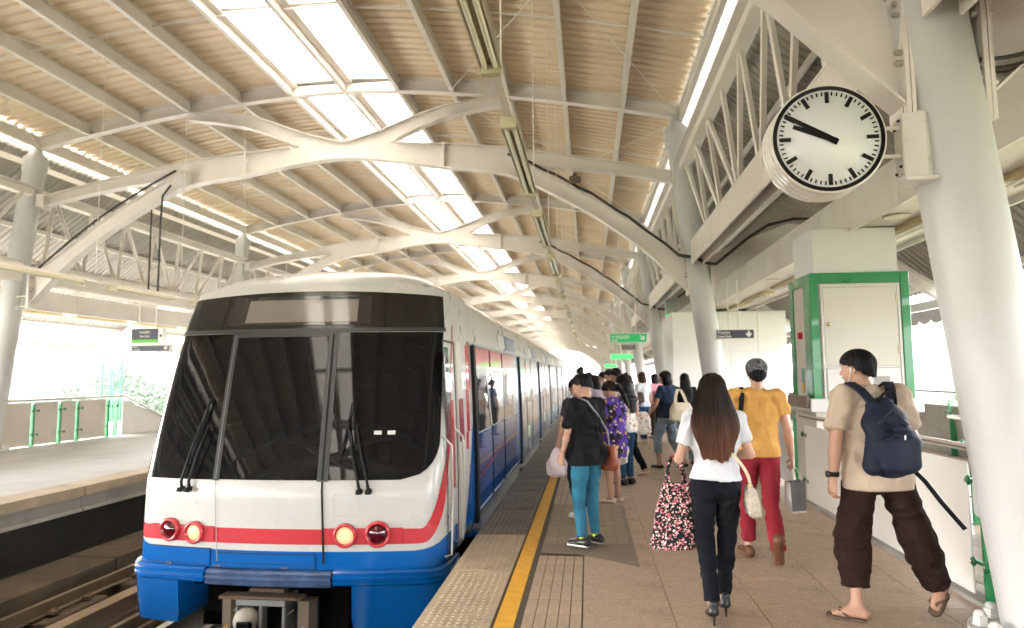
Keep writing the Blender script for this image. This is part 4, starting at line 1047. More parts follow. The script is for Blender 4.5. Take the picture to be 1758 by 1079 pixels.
# small green framed box sign hanging above, right of the third column
t, w, h = sign('small grey-green box sign hung from the canopy near the third column', 2.35, 2.75, 21.0, 3.1, 3.9, mat('sign_frosted', (0.5,0.55,0.5), 0.4), ztop=4.4)
b = MB(); b.box((-w+0.03, -0.009, 0.08), (0.0, -0.005, 0.3)); b.build('green_patch', brg, t)

# ------------------------------------------------------------------ balustrades
gw = mat('balustrade_panel_grey', (0.80, 0.78, 0.75), 0.4, var=0.03, vscale=1.0, dirt=0.1, dirtcol=(0.4,0.35,0.3))
frost = mat('frosted_panel', (0.72, 0.77, 0.80), 0.2, coat=0.5)
gp = green
def green_post(par, x, y, z1=0.98, side=-1, w=0.05):
    b = MB(); b.bbox((x-0.02, y-0.013, 0.0), (x+0.02, y+0.013, z1), 0.004); xs0, xs1 = sorted((x-side*0.018, x-side*(0.05+1.3*w))); b.prism([(xs0, 0.0), (xs1, 0.0), (xs1 if side < 0 else xs1, 0.30 if side < 0 else z1-.02), (x-side*0.02, z1-.02)] if side < 0 else [(xs0, 0.0), (xs1, 0.0), (xs1, z1-.02), (xs0+.02, z1-.02)], y-0.010, y+0.010); b.bbox((x-0.05, y-0.06, 0.002), (x+0.05, y+0.06, 0.014), 0.003)
    b.box((x-0.004, y-0.016, z1), (x+0.004, y+0.016, 1.02))
    o = b.build('post', gp, par)
    for zz in (0.28, 0.84):
        b = MB()
        for sy in (-0.085, 0.085): b.lathe([(0.036, side*0.04), (0.036, side*0.05), (0.01, side*0.056)], (x, y+sy, zz), 14, 'x')
        b.bbox((min(x, x+side*0.03)-0.003, y-0.085, zz-0.012), (max(x, x+side*0.03)+0.003, y+0.085, zz+0.012), 0.002); c = b.build('clamp', gp, o)
        b = MB()
        for sy in (-0.085, 0.085): b.lathe([(0.012, side*0.055), (0.010, side*0.068)], (x, y+sy, zz), 8, 'x')
        b.build('screw', stainless, o)
bal = thing('balustrade', 'grey panel balustrade with green posts and steel handrail beside the near column', 'railing')
posts = [3.2, 5.16, 7.05, 8.93]
for y in posts: green_post(bal, 2.70, y)
for a, c in zip(posts, posts[1:]):
    b = MB(); b.bbox((2.648, a+(0.08 if a > 5 else 0.03), 0.06), (2.662, c-(0.32 if c < 5.5 else 0.03), 0.965), 0.004); b.build('panel', gw, bal)
b = MB(); b.tube([(2.70, 2.6, 1.06), (2.70, 9.2, 1.06)], 0.027, 16); b.build('handrail', stainless, bal)
b = MB(); b.box((2.63, 2.6, 0.0), (2.76, 9.1, 0.035)); b.build('kerb', concrete, bal)
bal2 = thing('balustrade', 'balustrade with green posts between the lift cabinet and the white shaft', 'railing')
for i in range(6):
    y = 10.0 + i*1.4; green_post(bal2, 2.85, y)
    if i < 5: b = MB(); b.bbox((2.80, y+0.03, 0.06), (2.812, y+1.37, 0.965), 0.004); b.build('panel', frost, bal2)
b = MB(); b.tube([(2.85, 9.6, 1.06), (2.85, 17.3, 1.06)], 0.025, 10); b.build('handrail', mat('dark_handrail', (0.2,0.18,0.16), 0.4, metal=0.5), bal2)
bal3 = thing('balustrade', 'stairwell guard with white rounded panel and green posts behind the man with the backpack', 'railing')
for y in (6.2, 7.9): green_post(bal3, 4.05, y, side=-1)
for a, c in ((4.3, 6.1), (6.3, 7.8)):
    b = MB(); r_ = 0.07; poly = []
    for (cx_, cz_, a0) in ((c-r_, 0.95-r_, 0), (a+r_, 0.95-r_, 90), (a+r_, 0.1+r_, 180), (c-r_, 0.1+r_, 270)):
        for q in range(4): an = R(a0 + 30*q); poly.append((cx_+r_*math.cos(an), cz_+r_*math.sin(an)))
    n_ = len(poly); vs = [(3.99, p_[0], p_[1]) for p_ in poly] + [(4.003, p_[0], p_[1]) for p_ in poly]
    b.add(vs, [tuple(range(n_)), tuple(range(2*n_-1, n_-1, -1))] + [(i, (i+1) % n_, n_+(i+1) % n_, n_+i) for i in range(n_)]); b.build('panel', frost, bal3)
b = MB(); b.tube([(4.05, 3.5, 1.10), (4.05, 8.3, 1.10)], 0.022, 12); b.build('handrail', stainless, bal3)
bal4 = thing('balustrade', 'outer edge parapet railing with green posts under the right canopy', 'railing')
for i in range(12):
    y = 4.6 + i*1.9; green_post(bal4, 6.9, y, 1.0)
b = MB(); b.tube([(6.9, 2, 1.22), (6.9, 40, 1.22)], 0.022, 8); b.build('handrail', mat('dark_handrail2', (0.15,0.13,0.1), 0.4), bal4)
b = MB(); b.box((7.0, -10, -0.3), (7.12, 60, 0.95)); b.build('parapet', concrete, bal4)
ball = thing('balustrade', 'long beige panel balustrade with green posts on the far left platform', 'railing')
XL = -13.2
for y in (12.2, 13.7, 15.12, 15.96, 16.56, 17.69, 18.05): green_post(ball, XL, y, 1.0, side=1, w=0.07)
for a, c in ((9.5, 12.15), (12.25, 13.65), (13.75, 15.07), (15.17, 15.91), (16.01, 16.51), (16.61, 17.64)):
    b = MB(); b.bbox((XL-0.07, a, 0.02), (XL-0.045, c, 1.04), 0.004); b.build('panel', mat('beige_panel', (0.62, 0.56, 0.50), 0.5, var=0.05, dirt=0.2), ball)
b = MB(); b.tube([(XL, 8, 1.1), (XL, 18.3, 1.1), (XL, 21.0, 0.1)], 0.03, 10); b.build('handrail', stainless, ball)
b = MB(); b.add([(XL-0.05, 18.3, 0.0), (XL-0.05, 21.5, 0.0), (XL-0.05, 18.3, 1.0), (XL-0.03, 18.3, 0.0), (XL-0.03, 21.5, 0.0), (XL-0.03, 18.3, 1.0)], [(0,1,2),(5,4,3),(0,3,4,1),(1,4,5,2),(2,5,3,0)]); b.build('stair_panel', gw, ball)
green_post(ball, XL, 20.4, 0.5, side=1)

# ------------------------------------------------------------------ lift cabinet with green frame
cb = thing('lift_cabinet', 'tall white cabinet with green frame, service door and red button beside the stairs', 'cabinet', (0, 0, 0))
x0_, x1_, ya, yb, zt = 2.66, 3.80, 8.5, 9.35, 2.80
b = MB(); b.box((x0_+0.02, ya+0.02, 0.0), (x1_-0.02, yb-0.02, zt-0.01)); b.build('body', cream, cb)
b = MB()
for lo, hi in (((x0_, ya, 1.30), (x0_+0.10, ya+0.05, zt)), ((x1_-0.10, ya, 1.30), (x1_, ya+0.05, zt)), ((x0_+0.10, ya, zt-0.13), (x1_-0.10, ya+0.05, zt)),
               ((x0_, ya+0.05, 1.30), (x0_+0.03, ya+0.26, zt)), ((x0_, yb-0.16, 1.30), (x0_+0.03, yb, zt)), ((x0_, ya+0.26, zt-0.13), (x0_+0.03, yb-0.16, zt)), ((x0_+0.03, ya+0.05, zt-0.02), (x1_, yb, zt)), ((x1_-0.03, ya+0.05, 1.3), (x1_, yb, zt-0.02))): b.bbox(lo, hi, 0.006)
b.build('green_frame', green, cb)
b = MB()
for lo, hi in (((x0_+0.12, ya-0.012, 1.30), (x0_+0.145, ya+0.02, zt-0.15)), ((x1_-0.145, ya-0.012, 1.30), (x1_-0.12, ya+0.02, zt-0.15)), ((x0_+0.145, ya-0.012, zt-0.175), (x1_-0.145, ya+0.02, zt-0.15)), ((x0_+0.145, ya-0.012, 1.66), (x1_-0.145, ya+0.02, 1.68))): b.bbox(lo, hi, 0.003)
b.build('door_frame', white, cb)
b = MB(); b.bbox((x0_+0.15, ya-0.006, 1.685), (x1_-0.15, ya+0.02, zt-0.18), 0.003); dr = b.build('service_door', cream, cb)
b = MB(); b.lathe([(0.018, ya-0.007), (0.024, ya-0.03), (0.014, ya-0.04)], (x0_+0.20, 0, 2.18), 14, 'y'); b.build('knob', mat('brass_knob', (0.55,0.48,0.3), 0.3, metal=0.8), dr)
b = MB(); b.box((x1_-0.165, ya-0.018, 2.42), (x1_-0.152, ya-0.007, 2.52)); b.box((x1_-0.165, ya-0.018, 1.82), (x1_-0.152, ya-0.007, 1.92)); b.build('hinge', mat('hinge_brass', (0.5,0.42,0.25), 0.4, metal=0.5), dr)
b = MB(); b.bbox((x0_+0.16, ya-0.006, 1.30), (x1_-0.15, ya+0.02, 1.655), 0.003); b.build('lower_panel', white, cb)
b = MB(); b.box((x1_-0.46, ya-0.010, 1.42), (x1_-0.28, ya-0.0065, 1.56)); b.build('grey_label', mat('label_grey', (0.3,0.28,0.26), 0.5), cb)
b = MB(); b.bbox((x0_-0.06, ya-0.06, 1.14), (x1_+0.06, yb+0.05, 1.295), 0.01); b.build('plinth', white, cb)
b = MB(); b.bbox((x0_-0.10, ya-0.02, 1.19), (x0_-0.062, yb-0.1, 1.33), 0.01); b.build('bronze_plate', mat('bronze_plate', (0.2,0.14,0.11), 0.4, dirt=0.3), cb)
b = MB(); b.bbox((x0_+0.012, ya+0.27, 1.31), (x0_+0.019, yb-0.17, zt-0.14), 0.002); pn = b.build('side_panel', cream, cb)
b = MB(); b.lathe([(0.045, x0_+0.012), (0.045, x0_-0.02), (0.03, x0_-0.035)], (0, ya+0.42, 2.07), 16, 'x'); b.build('red_button', mat('button_red', (0.5,0.01,0.02), 0.3), pn)
b = MB(); b.box((x0_+0.006, ya+0.36, 1.36), (x0_+0.011, ya+0.47, 1.66)); b.build('gauge_green', mat('gauge_green', (0.1,0.3,0.25), 0.4), pn)
b = MB(); b.box((x0_+0.002, ya+0.37, 1.37), (x0_+0.0055, ya+0.46, 1.48)); b.build('gauge_yellow', mat('gauge_yellow', (0.75,0.42,0.02), 0.4), pn)
b = MB(); b.bbox((x0_+0.07, ya+0.05, zt), (x1_-0.10, yb-0.05, 3.35), 0.004); b.build('upper_casing', white, cb)

# white shaft wall beyond
sh = thing('lift_shaft', 'white panelled shaft wall at the right side of the platform', 'wall')
b = MB(); b.box((2.33, 19.04, 0.0), (5.3, 21.5, 3.3)); b.build('core', white, sh)
for i in range(4):
    for j in range(3):
        b = MB(); b.bbox((2.31+i*0.75, 19.0, 0.05+j*1.08), (2.31+i*0.75+0.744, 19.05, 0.05+j*1.08+1.073), 0.004); b.build('wall_panel', mat('shaft_panel', (0.82,0.80,0.78), 0.35), sh)
gr2 = thing('green_fence', 'bright green barrier bars standing beside the third column', 'barrier')
for i in range(5):
    b = MB(); b.bbox((1.80+i*0.13, 19.5+0.35*i, 0.0), (1.86+i*0.13, 19.56+0.35*i, 1.25), 0.005); b.build('bar', green, gr2)
b = MB(); b.beam((1.8, 19.5, 1.2), (2.4, 21.0, 1.2), 0.05, 0.05); b.beam((1.8, 19.5, 0.15), (2.4, 21.0, 0.15), 0.05, 0.05); b.build('rail', green, gr2)

# ------------------------------------------------------------------ outside: tower, buildings, trees
mast = thing('lattice_mast', 'slender green lattice mast standing beyond the left platform', 'mast', (-27.5, 37.0, -13))
b = MB(); s_ = 0.35
for sx in (-s_, s_):
    for sy in (-s_, s_): b.box((sx-0.05, sy-0.05, 0), (sx+0.05, sy+0.05, 20))
b.build('corner_posts', green, mast)
b = MB()
for i in range(25):
    z = i*0.8
    for sy in (-s_, s_): b.beam((-s_, sy, z), (s_, sy, z+0.8), 0.06, 0.06); b.beam((-s_, sy, z+0.8), (s_, sy, z+0.8), 0.06, 0.06)
b.build('braces', green, mast, kind='stuff')
wallp = mat('building_render', (0.16, 0.165, 0.18), 0.8, var=0.08, vscale=0.1); roofr = mat('building_roof', (0.12, 0.10, 0.10), 0.8); winm = mat('far_window', (0.04, 0.05, 0.06), 0.2)
def building(label, x, y, w, d_, h, floors, nw, pitched=False, rz=0):
    t = thing('far_building', label, 'building', (x, y, -13), R(rz))
    b = MB(); b.box((-w/2, 0, 0), (w/2, d_, h)); b.build('wall', wallp, t)
    b = MB()
    if pitched: b.prism([(-w/2-0.5, h+0.01), (w/2+0.5, h+0.01), (w/2-1.5, h+2.2), (-w/2+1.5, h+2.2)], -0.6, d_+0.6)
    else: b.box((-w/2-0.3, -0.3, h+0.01), (w/2+0.3, d_+0.3, h+0.5))
    b.build('roof', roofr, t)
    wm = MB(); wm.box((-w/nw*0.3, -0.06, 0), (w/nw*0.3, -0.01, h/floors*0.5)); me = wm.mesh('window'); me.materials.append(winm)
    for f in range(floors):
        for i in range(nw): link('window', me, None, t, (-w/2 + w/nw*(i+0.5), 0, h/floors*(f+0.3)))
building('long pale building with rows of windows beyond the left railing, behind the mast', -95, 110, 44, 14, 15.5, 4, 12, True, 20)
building('low white block with flat roof just left of the train beyond the platform', -62, 105, 20, 12, 13.0, 4, 7, True, 10)
building('pale apartment block at the far left edge beyond the platform', -120, 90, 24, 14, 19.5, 5, 8, False, 30)
building('hazy tower block far right behind the stairs', 98, 120, 20, 16, 15, 6, 7, False, -20)
building('wide low building seen past the right-hand railing', 60, 130, 36, 14, 14.2, 4, 11, True, -12)
leafm = mat('leaf_green', (0.04, 0.075, 0.03), 0.7, var=0.5, vscale=0.6)
bark = mat('bark', (0.14, 0.10, 0.07), 0.9, var=0.2)
def tree(label, x, y, h, r, seed):
    rr = random.Random(seed); t = thing('broadleaf_tree', label, 'tree', (x, y, -13), 0, 'trees beyond the station')
    b = MB(); b.tube([(0,0,0), (0.1,0,h*0.35), (-0.1,0.1,h*0.75)], [0.35, 0.25, 0.08], 8)
    tips = []
    for i in range(7):
        a = rr.uniform(0, 6.28); e = (math.cos(a)*r*rr.uniform(.4,.75), math.sin(a)*r*rr.uniform(.4,.75), h*rr.uniform(.62,.92)); tips.append(e)
        b.tube([(0.05,0,h*rr.uniform(.3,.5)), (e[0]*.5, e[1]*.5, e[2]*.8), e], [0.14, 0.09, 0.03], 6)
    tips.append((0, 0, h*0.93))
    b.build('trunk', bark, t)
    b = MB()
    for i in range(2600):
        c = rr.choice(tips); q = [rr.gauss(0, 1) for _ in range(3)]; L_ = math.sqrt(sum(v*v for v in q)) or 1; k = r*0.45*rr.uniform(0.5, 1.05)
        px, py, pz = c[0]+q[0]/L_*k, c[1]+q[1]/L_*k, c[2]+q[2]/L_*k*0.7
        s1 = rr.uniform(0.15, 0.34); u = Vector((rr.gauss(0,1), rr.gauss(0,1), rr.gauss(0,.6))).normalized(); v = u.orthogonal().normalized()
        p_ = Vector((px, py, pz)); b.add([p_-u*s1, p_+v*s1*.6, p_+u*s1, p_-v*s1*.6], [(0,1,2,3)])
    b.build('crown', leafm, t)
trees = [(-60, 84, 15.2, 4.6, 'rounded tree left of the train beyond the platform'), (-52, 80, 13.4, 3.6, 'smaller tree close to the train\'s left edge'), (-88, 88, 13.2, 4.0, 'tree in front of the long pale building'), (-73, 90, 13.0, 4, 'tree between the mast and the train'),
         (44, 62, 14.6, 4.4, 'round tree seen between cabinet and near column'), (50, 72, 13.8, 4.5, 'tree seen low beyond the right-hand parapet'), (34, 66, 13.4, 4, 'tree seen past the man in the cap'), (62, 66, 14, 5, 'tree farthest right behind the near column')]
for i, (x, y, h, r_, l_) in enumerate(trees): tree(l_, x, y, h, r_, 100+i)
# ------------------------------------------------------------------ implicit-surface bodies
def vnoise(P, seed=0):
    """smooth value noise on points (n,3) in [-1,1]"""
    Pi = np.floor(P).astype(np.int64); f = P - Pi; f = f*f*(3-2*f); out = 0
    for dx in (0, 1):
        for dy in (0, 1):
            for dz in (0, 1):
                h = (Pi[:, 0]+dx)*374761393 + (Pi[:, 1]+dy)*668265263 + (Pi[:, 2]+dz)*2147483647 + seed*974634777
                h = (h ^ (h >> 13))*1274126177; h = (h ^ (h >> 16)) & 0xffff
                w = (f[:, 0] if dx else 1-f[:, 0])*(f[:, 1] if dy else 1-f[:, 1])*(f[:, 2] if dz else 1-f[:, 2])
                out = out + w*(h/32767.5-1)
    return out
class Field:
    """grid field; each primitive only touches the cells round it"""
    def __init__(s, lo, hi, h):
        s.lo = np.array(lo, float); s.h = h
        s.n = np.maximum(4, np.ceil((np.array(hi)-s.lo)/h).astype(int)+1)
        s.v = np.full(s.n, 1.0, np.float32)
    def _sl(s, lo, hi):
        a = np.clip(np.floor((lo-s.lo)/s.h).astype(int), 0, s.n-1); b = np.clip(np.ceil((hi-s.lo)/s.h).astype(int)+1, 1, s.n)
        if np.any(b <= a): return None
        ax = [s.lo[i]+s.h*np.arange(a[i], b[i]) for i in range(3)]
        return tuple(slice(a[i], b[i]) for i in range(3)), np.meshgrid(*ax, indexing='ij')
    def merge(s, sl, d, k, sub=False):
        c = s.v[sl]
        if sub: s.v[sl] = np.maximum(c, -d); return
        if k > 0:
            hh = np.clip(0.5+0.5*(d-c)/k, 0, 1); s.v[sl] = d*(1-hh)+c*hh - k*hh*(1-hh)
        else: s.v[sl] = np.minimum(c, d)
    def seg(s, A, B, ra, rb, side=(1, 0, 0), k=0.02, flat=(0, 0), sub=False):
        """ra/rb = (half width along side, half depth); flat = cut ends square"""
        A = np.array(A, float); B = np.array(B, float)
        ra = ra if isinstance(ra, (tuple, list)) else (ra, ra); rb = rb if isinstance(rb, (tuple, list)) else (rb, rb)
        mr = max(*ra, *rb) + 2.5*s.h + k
        q = s._sl(np.minimum(A, B)-mr, np.maximum(A, B)+mr)
        if q is None: return s
        sl, (X, Y, Z) = q
        ab = B-A; L = np.linalg.norm(ab) + 1e-9; ax = ab/L
        sd = np.array(side, float); sd = sd - ax*sd.dot(ax); sd /= np.linalg.norm(sd)+1e-9; fw = np.cross(ax, sd)
        x, y, z = X-A[0], Y-A[1], Z-A[2]
        w = x*ax[0]+y*ax[1]+z*ax[2]; t = np.clip(w/L, 0, 1); e = w - t*L
        u = x*sd[0]+y*sd[1]+z*sd[2]; v = x*fw[0]+y*fw[1]+z*fw[2]
        ru = ra[0]+(rb[0]-ra[0])*t; rv = ra[1]+(rb[1]-ra[1])*t; rm = np.minimum(ru, rv)
        if flat[0] or flat[1]:
            ee = np.where(((e < 0) & bool(flat[0])) | ((e > 0) & bool(flat[1])), 0, e)
            dd = (np.sqrt((u/ru)**2+(v/rv)**2+(ee/rm)**2)-1)*rm
            cut = np.where((e < 0) & bool(flat[0]), -w, -1.0); cut = np.where((e > 0) & bool(flat[1]), w-L, cut)
            dd = np.maximum(dd, cut)
        else: dd = (np.sqrt((u/ru)**2+(v/rv)**2+(e/rm)**2)-1)*rm
        s.merge(sl, dd.astype(np.float32), k, sub); return s
    def chain(s, pts, rs, side=(1, 0, 0), k=0.02, flat=(0, 0), join=0.0):
        n = len(pts)
        for i in range(n-1):
            s.seg(pts[i], pts[i+1], rs[i], rs[i+1], side, k if i == 0 else max(join, 0.012), (flat[0] if i == 0 else 0, flat[1] if i == n-2 else 0))
        return s
    def ell(s, c, r, k=0.02, rot=None, sub=False):
        c = np.array(c, float); r = np.array(r, float); mr = r.max() + 2.5*s.h + k
        q = s._sl(c-mr, c+mr)
        if q is None: return s
        sl, (X, Y, Z) = q; x, y, z = X-c[0], Y-c[1], Z-c[2]
        if rot is not None: x, y, z = (rot[0][0]*x+rot[0][1]*y+rot[0][2]*z, rot[1][0]*x+rot[1][1]*y+rot[1][2]*z, rot[2][0]*x+rot[2][1]*y+rot[2][2]*z)
        dd = (np.sqrt((x/r[0])**2+(y/r[1])**2+(z/r[2])**2)-1)*r.min()
        s.merge(sl, dd.astype(np.float32), k, sub); return s
    def plane(s, p, nrm):     # keep the side opposite to nrm
        ax = [s.lo[i]+s.h*np.arange(s.n[i]) for i in range(3)]; X, Y, Z = np.meshgrid(*ax, indexing='ij')
        s.v = np.maximum(s.v, ((X-p[0])*nrm[0]+(Y-p[1])*nrm[1]+(Z-p[2])*nrm[2]).astype(np.float32)); return s
    def net(s):
        v = s.v.copy()
        for a in range(3):
            sl = [slice(None)]*3; sl[a] = 0; v[tuple(sl)] = np.maximum(v[tuple(sl)], 0.01); sl[a] = -1; v[tuple(sl)] = np.maximum(v[tuple(sl)], 0.01)
        nx, ny, nz = v.shape; ins = v < 0
        cnt = np.zeros((nx-1, ny-1, nz-1)); acc = np.zeros((nx-1, ny-1, nz-1, 3))
        for a in range(3):
            o = [b for b in range(3) if b != a]
            for i in (0, 1):
                for j in (0, 1):
                    s0 = [None]*3; s1 = [None]*3
                    s0[a] = slice(0, -1); s1[a] = slice(1, None)
                    for b_, q in ((o[0], i), (o[1], j)):
                        s0[b_] = s1[b_] = slice(q, v.shape[b_]-1+q)
                    f0, f1 = v[tuple(s0)], v[tuple(s1)]; cr = (f0 < 0) != (f1 < 0)
                    t = np.where(cr, f0/(np.where(cr, f0-f1, 1)), 0)
                    cnt += cr; acc[..., a] += np.where(cr, t, 0); acc[..., o[0]] += np.where(cr, i, 0); acc[..., o[1]] += np.where(cr, j, 0)
        act = cnt > 0; idx = -np.ones(act.shape, int); ijk = np.argwhere(act); idx[act] = np.arange(len(ijk))
        vs = s.lo + s.h*(ijk + acc[act]/cnt[act][:, None])
        quads = []
        for a in range(3):
            o = [(a+1) % 3, (a+2) % 3]
            s0 = [slice(1, -1)]*3; s1 = [slice(1, -1)]*3; s0[a] = slice(0, -1); s1[a] = slice(1, None)
            f0, f1 = ins[tuple(s0)], ins[tuple(s1)]; e = np.argwhere(f0 != f1)
            if len(e) == 0: continue
            flip = f0[tuple(e.T)]
            base = e.copy(); 
            for b_ in range(3):
                if b_ != a: base[:, b_] += 1
            def cell(d0, d1):
                c = base.copy(); c[:, o[0]] -= d0; c[:, o[1]] -= d1; return idx[tuple(c.T)]
            q = np.stack([cell(1, 1), cell(0, 1), cell(0, 0), cell(1, 0)], 1)
            q[~flip] = q[~flip][:, ::-1]; quads.append(q)
        return vs, (np.concatenate(quads) if quads else np.zeros((0, 4), int))
def np_mesh(name, vs, qs, smooth=True):
    me = bpy.data.meshes.new(name); me.vertices.add(len(vs)); me.vertices.foreach_set('co', vs.astype(np.float32).ravel())
    me.loops.add(len(qs)*4); me.loops.foreach_set('vertex_index', qs.astype(np.int32).ravel())
    me.polygons.add(len(qs)); me.polygons.foreach_set('loop_start', np.arange(0, len(qs)*4, 4, dtype=np.int32))
    me.polygons.foreach_set('use_smooth', np.ones(len(qs), bool) if smooth else np.zeros(len(qs), bool)); me.update(calc_edges=True); return me
def wrinkle(vs, qs, amp, scale, seed=0, stretch=(1, 1, 1), hem=None, upto=None):
    a, b_, c = vs[qs[:, 0]], vs[qs[:, 1]], vs[qs[:, 2]]; fn = np.cross(b_-a, c-a); N = np.zeros_like(vs)
    for i in range(4): np.add.at(N, qs[:, i], fn)
    N /= np.linalg.norm(N, axis=1)[:, None]+1e-9
    P = vs*np.array(stretch)*scale; w = np.stack([vnoise(P*0.5, seed+i) for i in range(3)], 1); P = P + w*1.3
    d_ = 1 - np.abs(vnoise(P, seed+5))*2.2; d_ = d_ + 0.4*vnoise(P*2.3, seed+9)
    if hem is not None: d_ = d_*np.clip((vs[:, 2]-hem)/0.09, 0.12, 1)
    if upto is not None: d_ = d_*np.clip((upto-vs[:, 2])/0.10, 0.05, 1)
    return vs + N*(d_*amp)[:, None]
def fmesh(name, F, m, parent, wr=None):
    vs, qs = F.net()
    if wr: vs = wrinkle(vs, qs, *wr)
    return link(name, np_mesh(name, vs, qs), m, parent)

skin = mat('skin_light', (0.47, 0.27, 0.19), 0.5, var=0.06, vscale=14, spec=0.4)
skin2 = mat('skin_tan', (0.42, 0.235, 0.15), 0.5, var=0.06, vscale=14, spec=0.4)
def cloth(name, c, rough=0.85, bump=0.25, bscale=350, var=0.06, **k): return mat(name, c, rough, var=var, vscale=6, bump=bump, bscale=bscale, spec=0.12, **k)
def hair_build(tip=None, scale=260):
    def f(nt, b, tc, noise, mixc, ramp):
        N, L = nt.nodes, nt.links
        mp = N.new('ShaderNodeMapping'); mp.inputs['Scale'].default_value = (scale, scale, 5); L.new(tc.outputs['Object'], mp.inputs['Vector'])
        n = noise(1.0, 3, 0.5, mp.outputs[0])
        base = tuple(b.inputs['Base Color'].default_value)[:3]
        c = mixc(ramp(n.outputs['Fac'], 0.3, 0.7), tuple(v*0.5 for v in base), tuple(v*1.7 for v in base))
        if tip:
            sp = N.new('ShaderNodeSeparateXYZ'); L.new(tc.outputs['Object'], sp.inputs[0]); c = mixc(ramp(sp.outputs[2], 1.46, 1.16), c, mixc(ramp(n.outputs['Fac'], 0.3, 0.7), tuple(v*0.45 for v in tip), tuple(v*1.5 for v in tip)))
        L.new(c, b.inputs['Base Color'])
        bp = N.new('ShaderNodeBump'); bp.inputs['Strength'].default_value = 0.5; bp.inputs['Distance'].default_value = 0.004
        L.new(n.outputs['Fac'], bp.inputs['Height']); L.new(bp.outputs[0], b.inputs['Normal'])
    return f
hairblk = mat('hair_black', (0.006, 0.005, 0.005), 0.5, spec=0.16, build=hair_build())
hairbrn = mat('hair_brown_tips', (0.018, 0.009, 0.006), 0.42, spec=0.3, build=hair_build((0.15, 0.05, 0.02)))
hairmid = mat('hair_brown', (0.05, 0.022, 0.012), 0.45, spec=0.2, build=hair_build())
def floral(name, ground, cols, scale, thr=0.5):
    def f(nt, b, tc, noise, mixc, ramp):
        N, L = nt.nodes, nt.links; cur = ground
        for i, (c, sc, t) in enumerate(cols):
            mp = N.new('ShaderNodeMapping'); mp.inputs['Location'].default_value = (3.1*i, 1.7*i, 2.3*i); L.new(tc.outputs['Object'], mp.inputs['Vector'])
            nz = noise(sc*0.6, 2, 0.5, mp.outputs[0]); ad = N.new('ShaderNodeMix'); ad.data_type = 'VECTOR'; ad.inputs['Factor'].default_value = 0.06
            L.new(mp.outputs[0], ad.inputs['A']); L.new(nz.outputs['Color'], ad.inputs['B'])
            v = N.new('ShaderNodeTexVoronoi'); v.inputs['Scale'].default_value = sc; L.new(ad.outputs['Result'], v.inputs['Vector'])
            cur = mixc(ramp(v.outputs['Distance'], t, t-0.05), cur, c)
        L.new(cur, b.inputs['Base Color'])
    return mat(name, ground, 0.8, build=f, spec=0.25)

HIP, KNEE, ANK = 0.91, 0.49, 0.085
def stand(H=1.7, swing=0.0, arm=(0.0, 0.0), fem=False, **ov):
    """default joint set in metres for a 1.7 m figure facing +y; right side is +x"""
    sw = 0.155 if fem else 0.180
    J = dict(pelvis=(0, 0, .93), waist=(0, 0.005, 1.08), chest=(0, 0.0, 1.27), neck=(0, -0.015, 1.425), head=(0, 0.025, 1.575), look=0.0, tilt=0.0)
    for s, n in ((1, 'R'), (-1, 'L')):
        g = swing*s
        J['sh'+n] = (s*sw, -0.01, 1.375); J['el'+n] = (s*(sw+.055), -0.04+arm[0 if s > 0 else 1]*0.5, 1.105); J['wr'+n] = (s*(sw+.065), 0.02+arm[0 if s > 0 else 1], 0.875)
        J['hip'+n] = (s*.085, 0, .91); J['kn'+n] = (s*.092, g*0.55+0.02, .495+0.0*abs(g)); J['an'+n] = (s*.095, g, .085 + (0.05 if g < -0.05 else 0)); J['toe'+n] = (s*.105, g+.15, .03); J['hl'+n] = (s*.095, g-.055, .035+(0.07 if g < -0.05 else 0))
    J.update(ov); return J

def hand(parent_F_list, wr, el, m, s, curl=0.5, grip=None, palm_in=(0, 0, 0), h=0.004, size=1.0):
    """hand field at fine resolution: palm, four unequal curved fingers, thumb. s=+1 right"""
    W = np.array(wr, float); d_ = W-np.array(el, float); d_ /= np.linalg.norm(d_)
    if grip is not None: d_ = np.array(grip, float); d_ /= np.linalg.norm(d_)
    pin = np.array(palm_in, float)
    if np.linalg.norm(pin) < 1e-3: pin = np.array((-s, 0.15, 0.0))
    pin = pin - d_*pin.dot(d_); pin /= np.linalg.norm(pin); ac = np.cross(d_, pin)      # ac: across the knuckles
    if ac[1] < 0: ac = -ac            # towards the front = index side
    z = size
    F = Field(W-0.16*z, W+0.16*z, h)
    F.seg(W-d_*0.06, W+d_*0.01, (0.024*z, 0.019*z), (0.026*z, 0.017*z), ac, 0.004)
    F.seg(W+d_*0.01, W+d_*0.078*z, (0.028*z, 0.016*z), (0.038*z, 0.013*z), ac, 0.012)
    for i, (off, L_, r_) in enumerate(((0.028, 0.070, .0088), (0.0095, 0.078, .0090), (-0.0095, 0.072, .0086), (-0.027, 0.056, .0076))):
        p = W + d_*0.080*z + ac*off*z; q = p; a = 0.15 + curl*0.35
        for j, fr in enumerate((0.45, 0.31, 0.24)):
            dr = d_*math.cos(a) + pin*math.sin(a); q2 = q + dr*L_*fr*z
            F.seg(q, q2, r_*z*(1-0.08*j), r_*z*(1-0.08*(j+1)), ac, 0.003); q = q2; a += curl*1.05 + 0.08*i*curl
    p = W + d_*0.028*z + ac*0.026*z; dr = (d_*0.55 + ac*0.62 + pin*0.45); dr /= np.linalg.norm(dr)
    F.seg(p, p+dr*0.040*z, .0125*z, .0105*z, ac, 0.008); p2 = p+dr*0.040*z; dr = d_*0.75 + ac*0.12 + pin*(0.5+0.4*curl); dr /= np.linalg.norm(dr)
    F.seg(p2, p2+dr*0.030*z, .0100*z, .0082*z, ac, 0.003)
    return F.net()

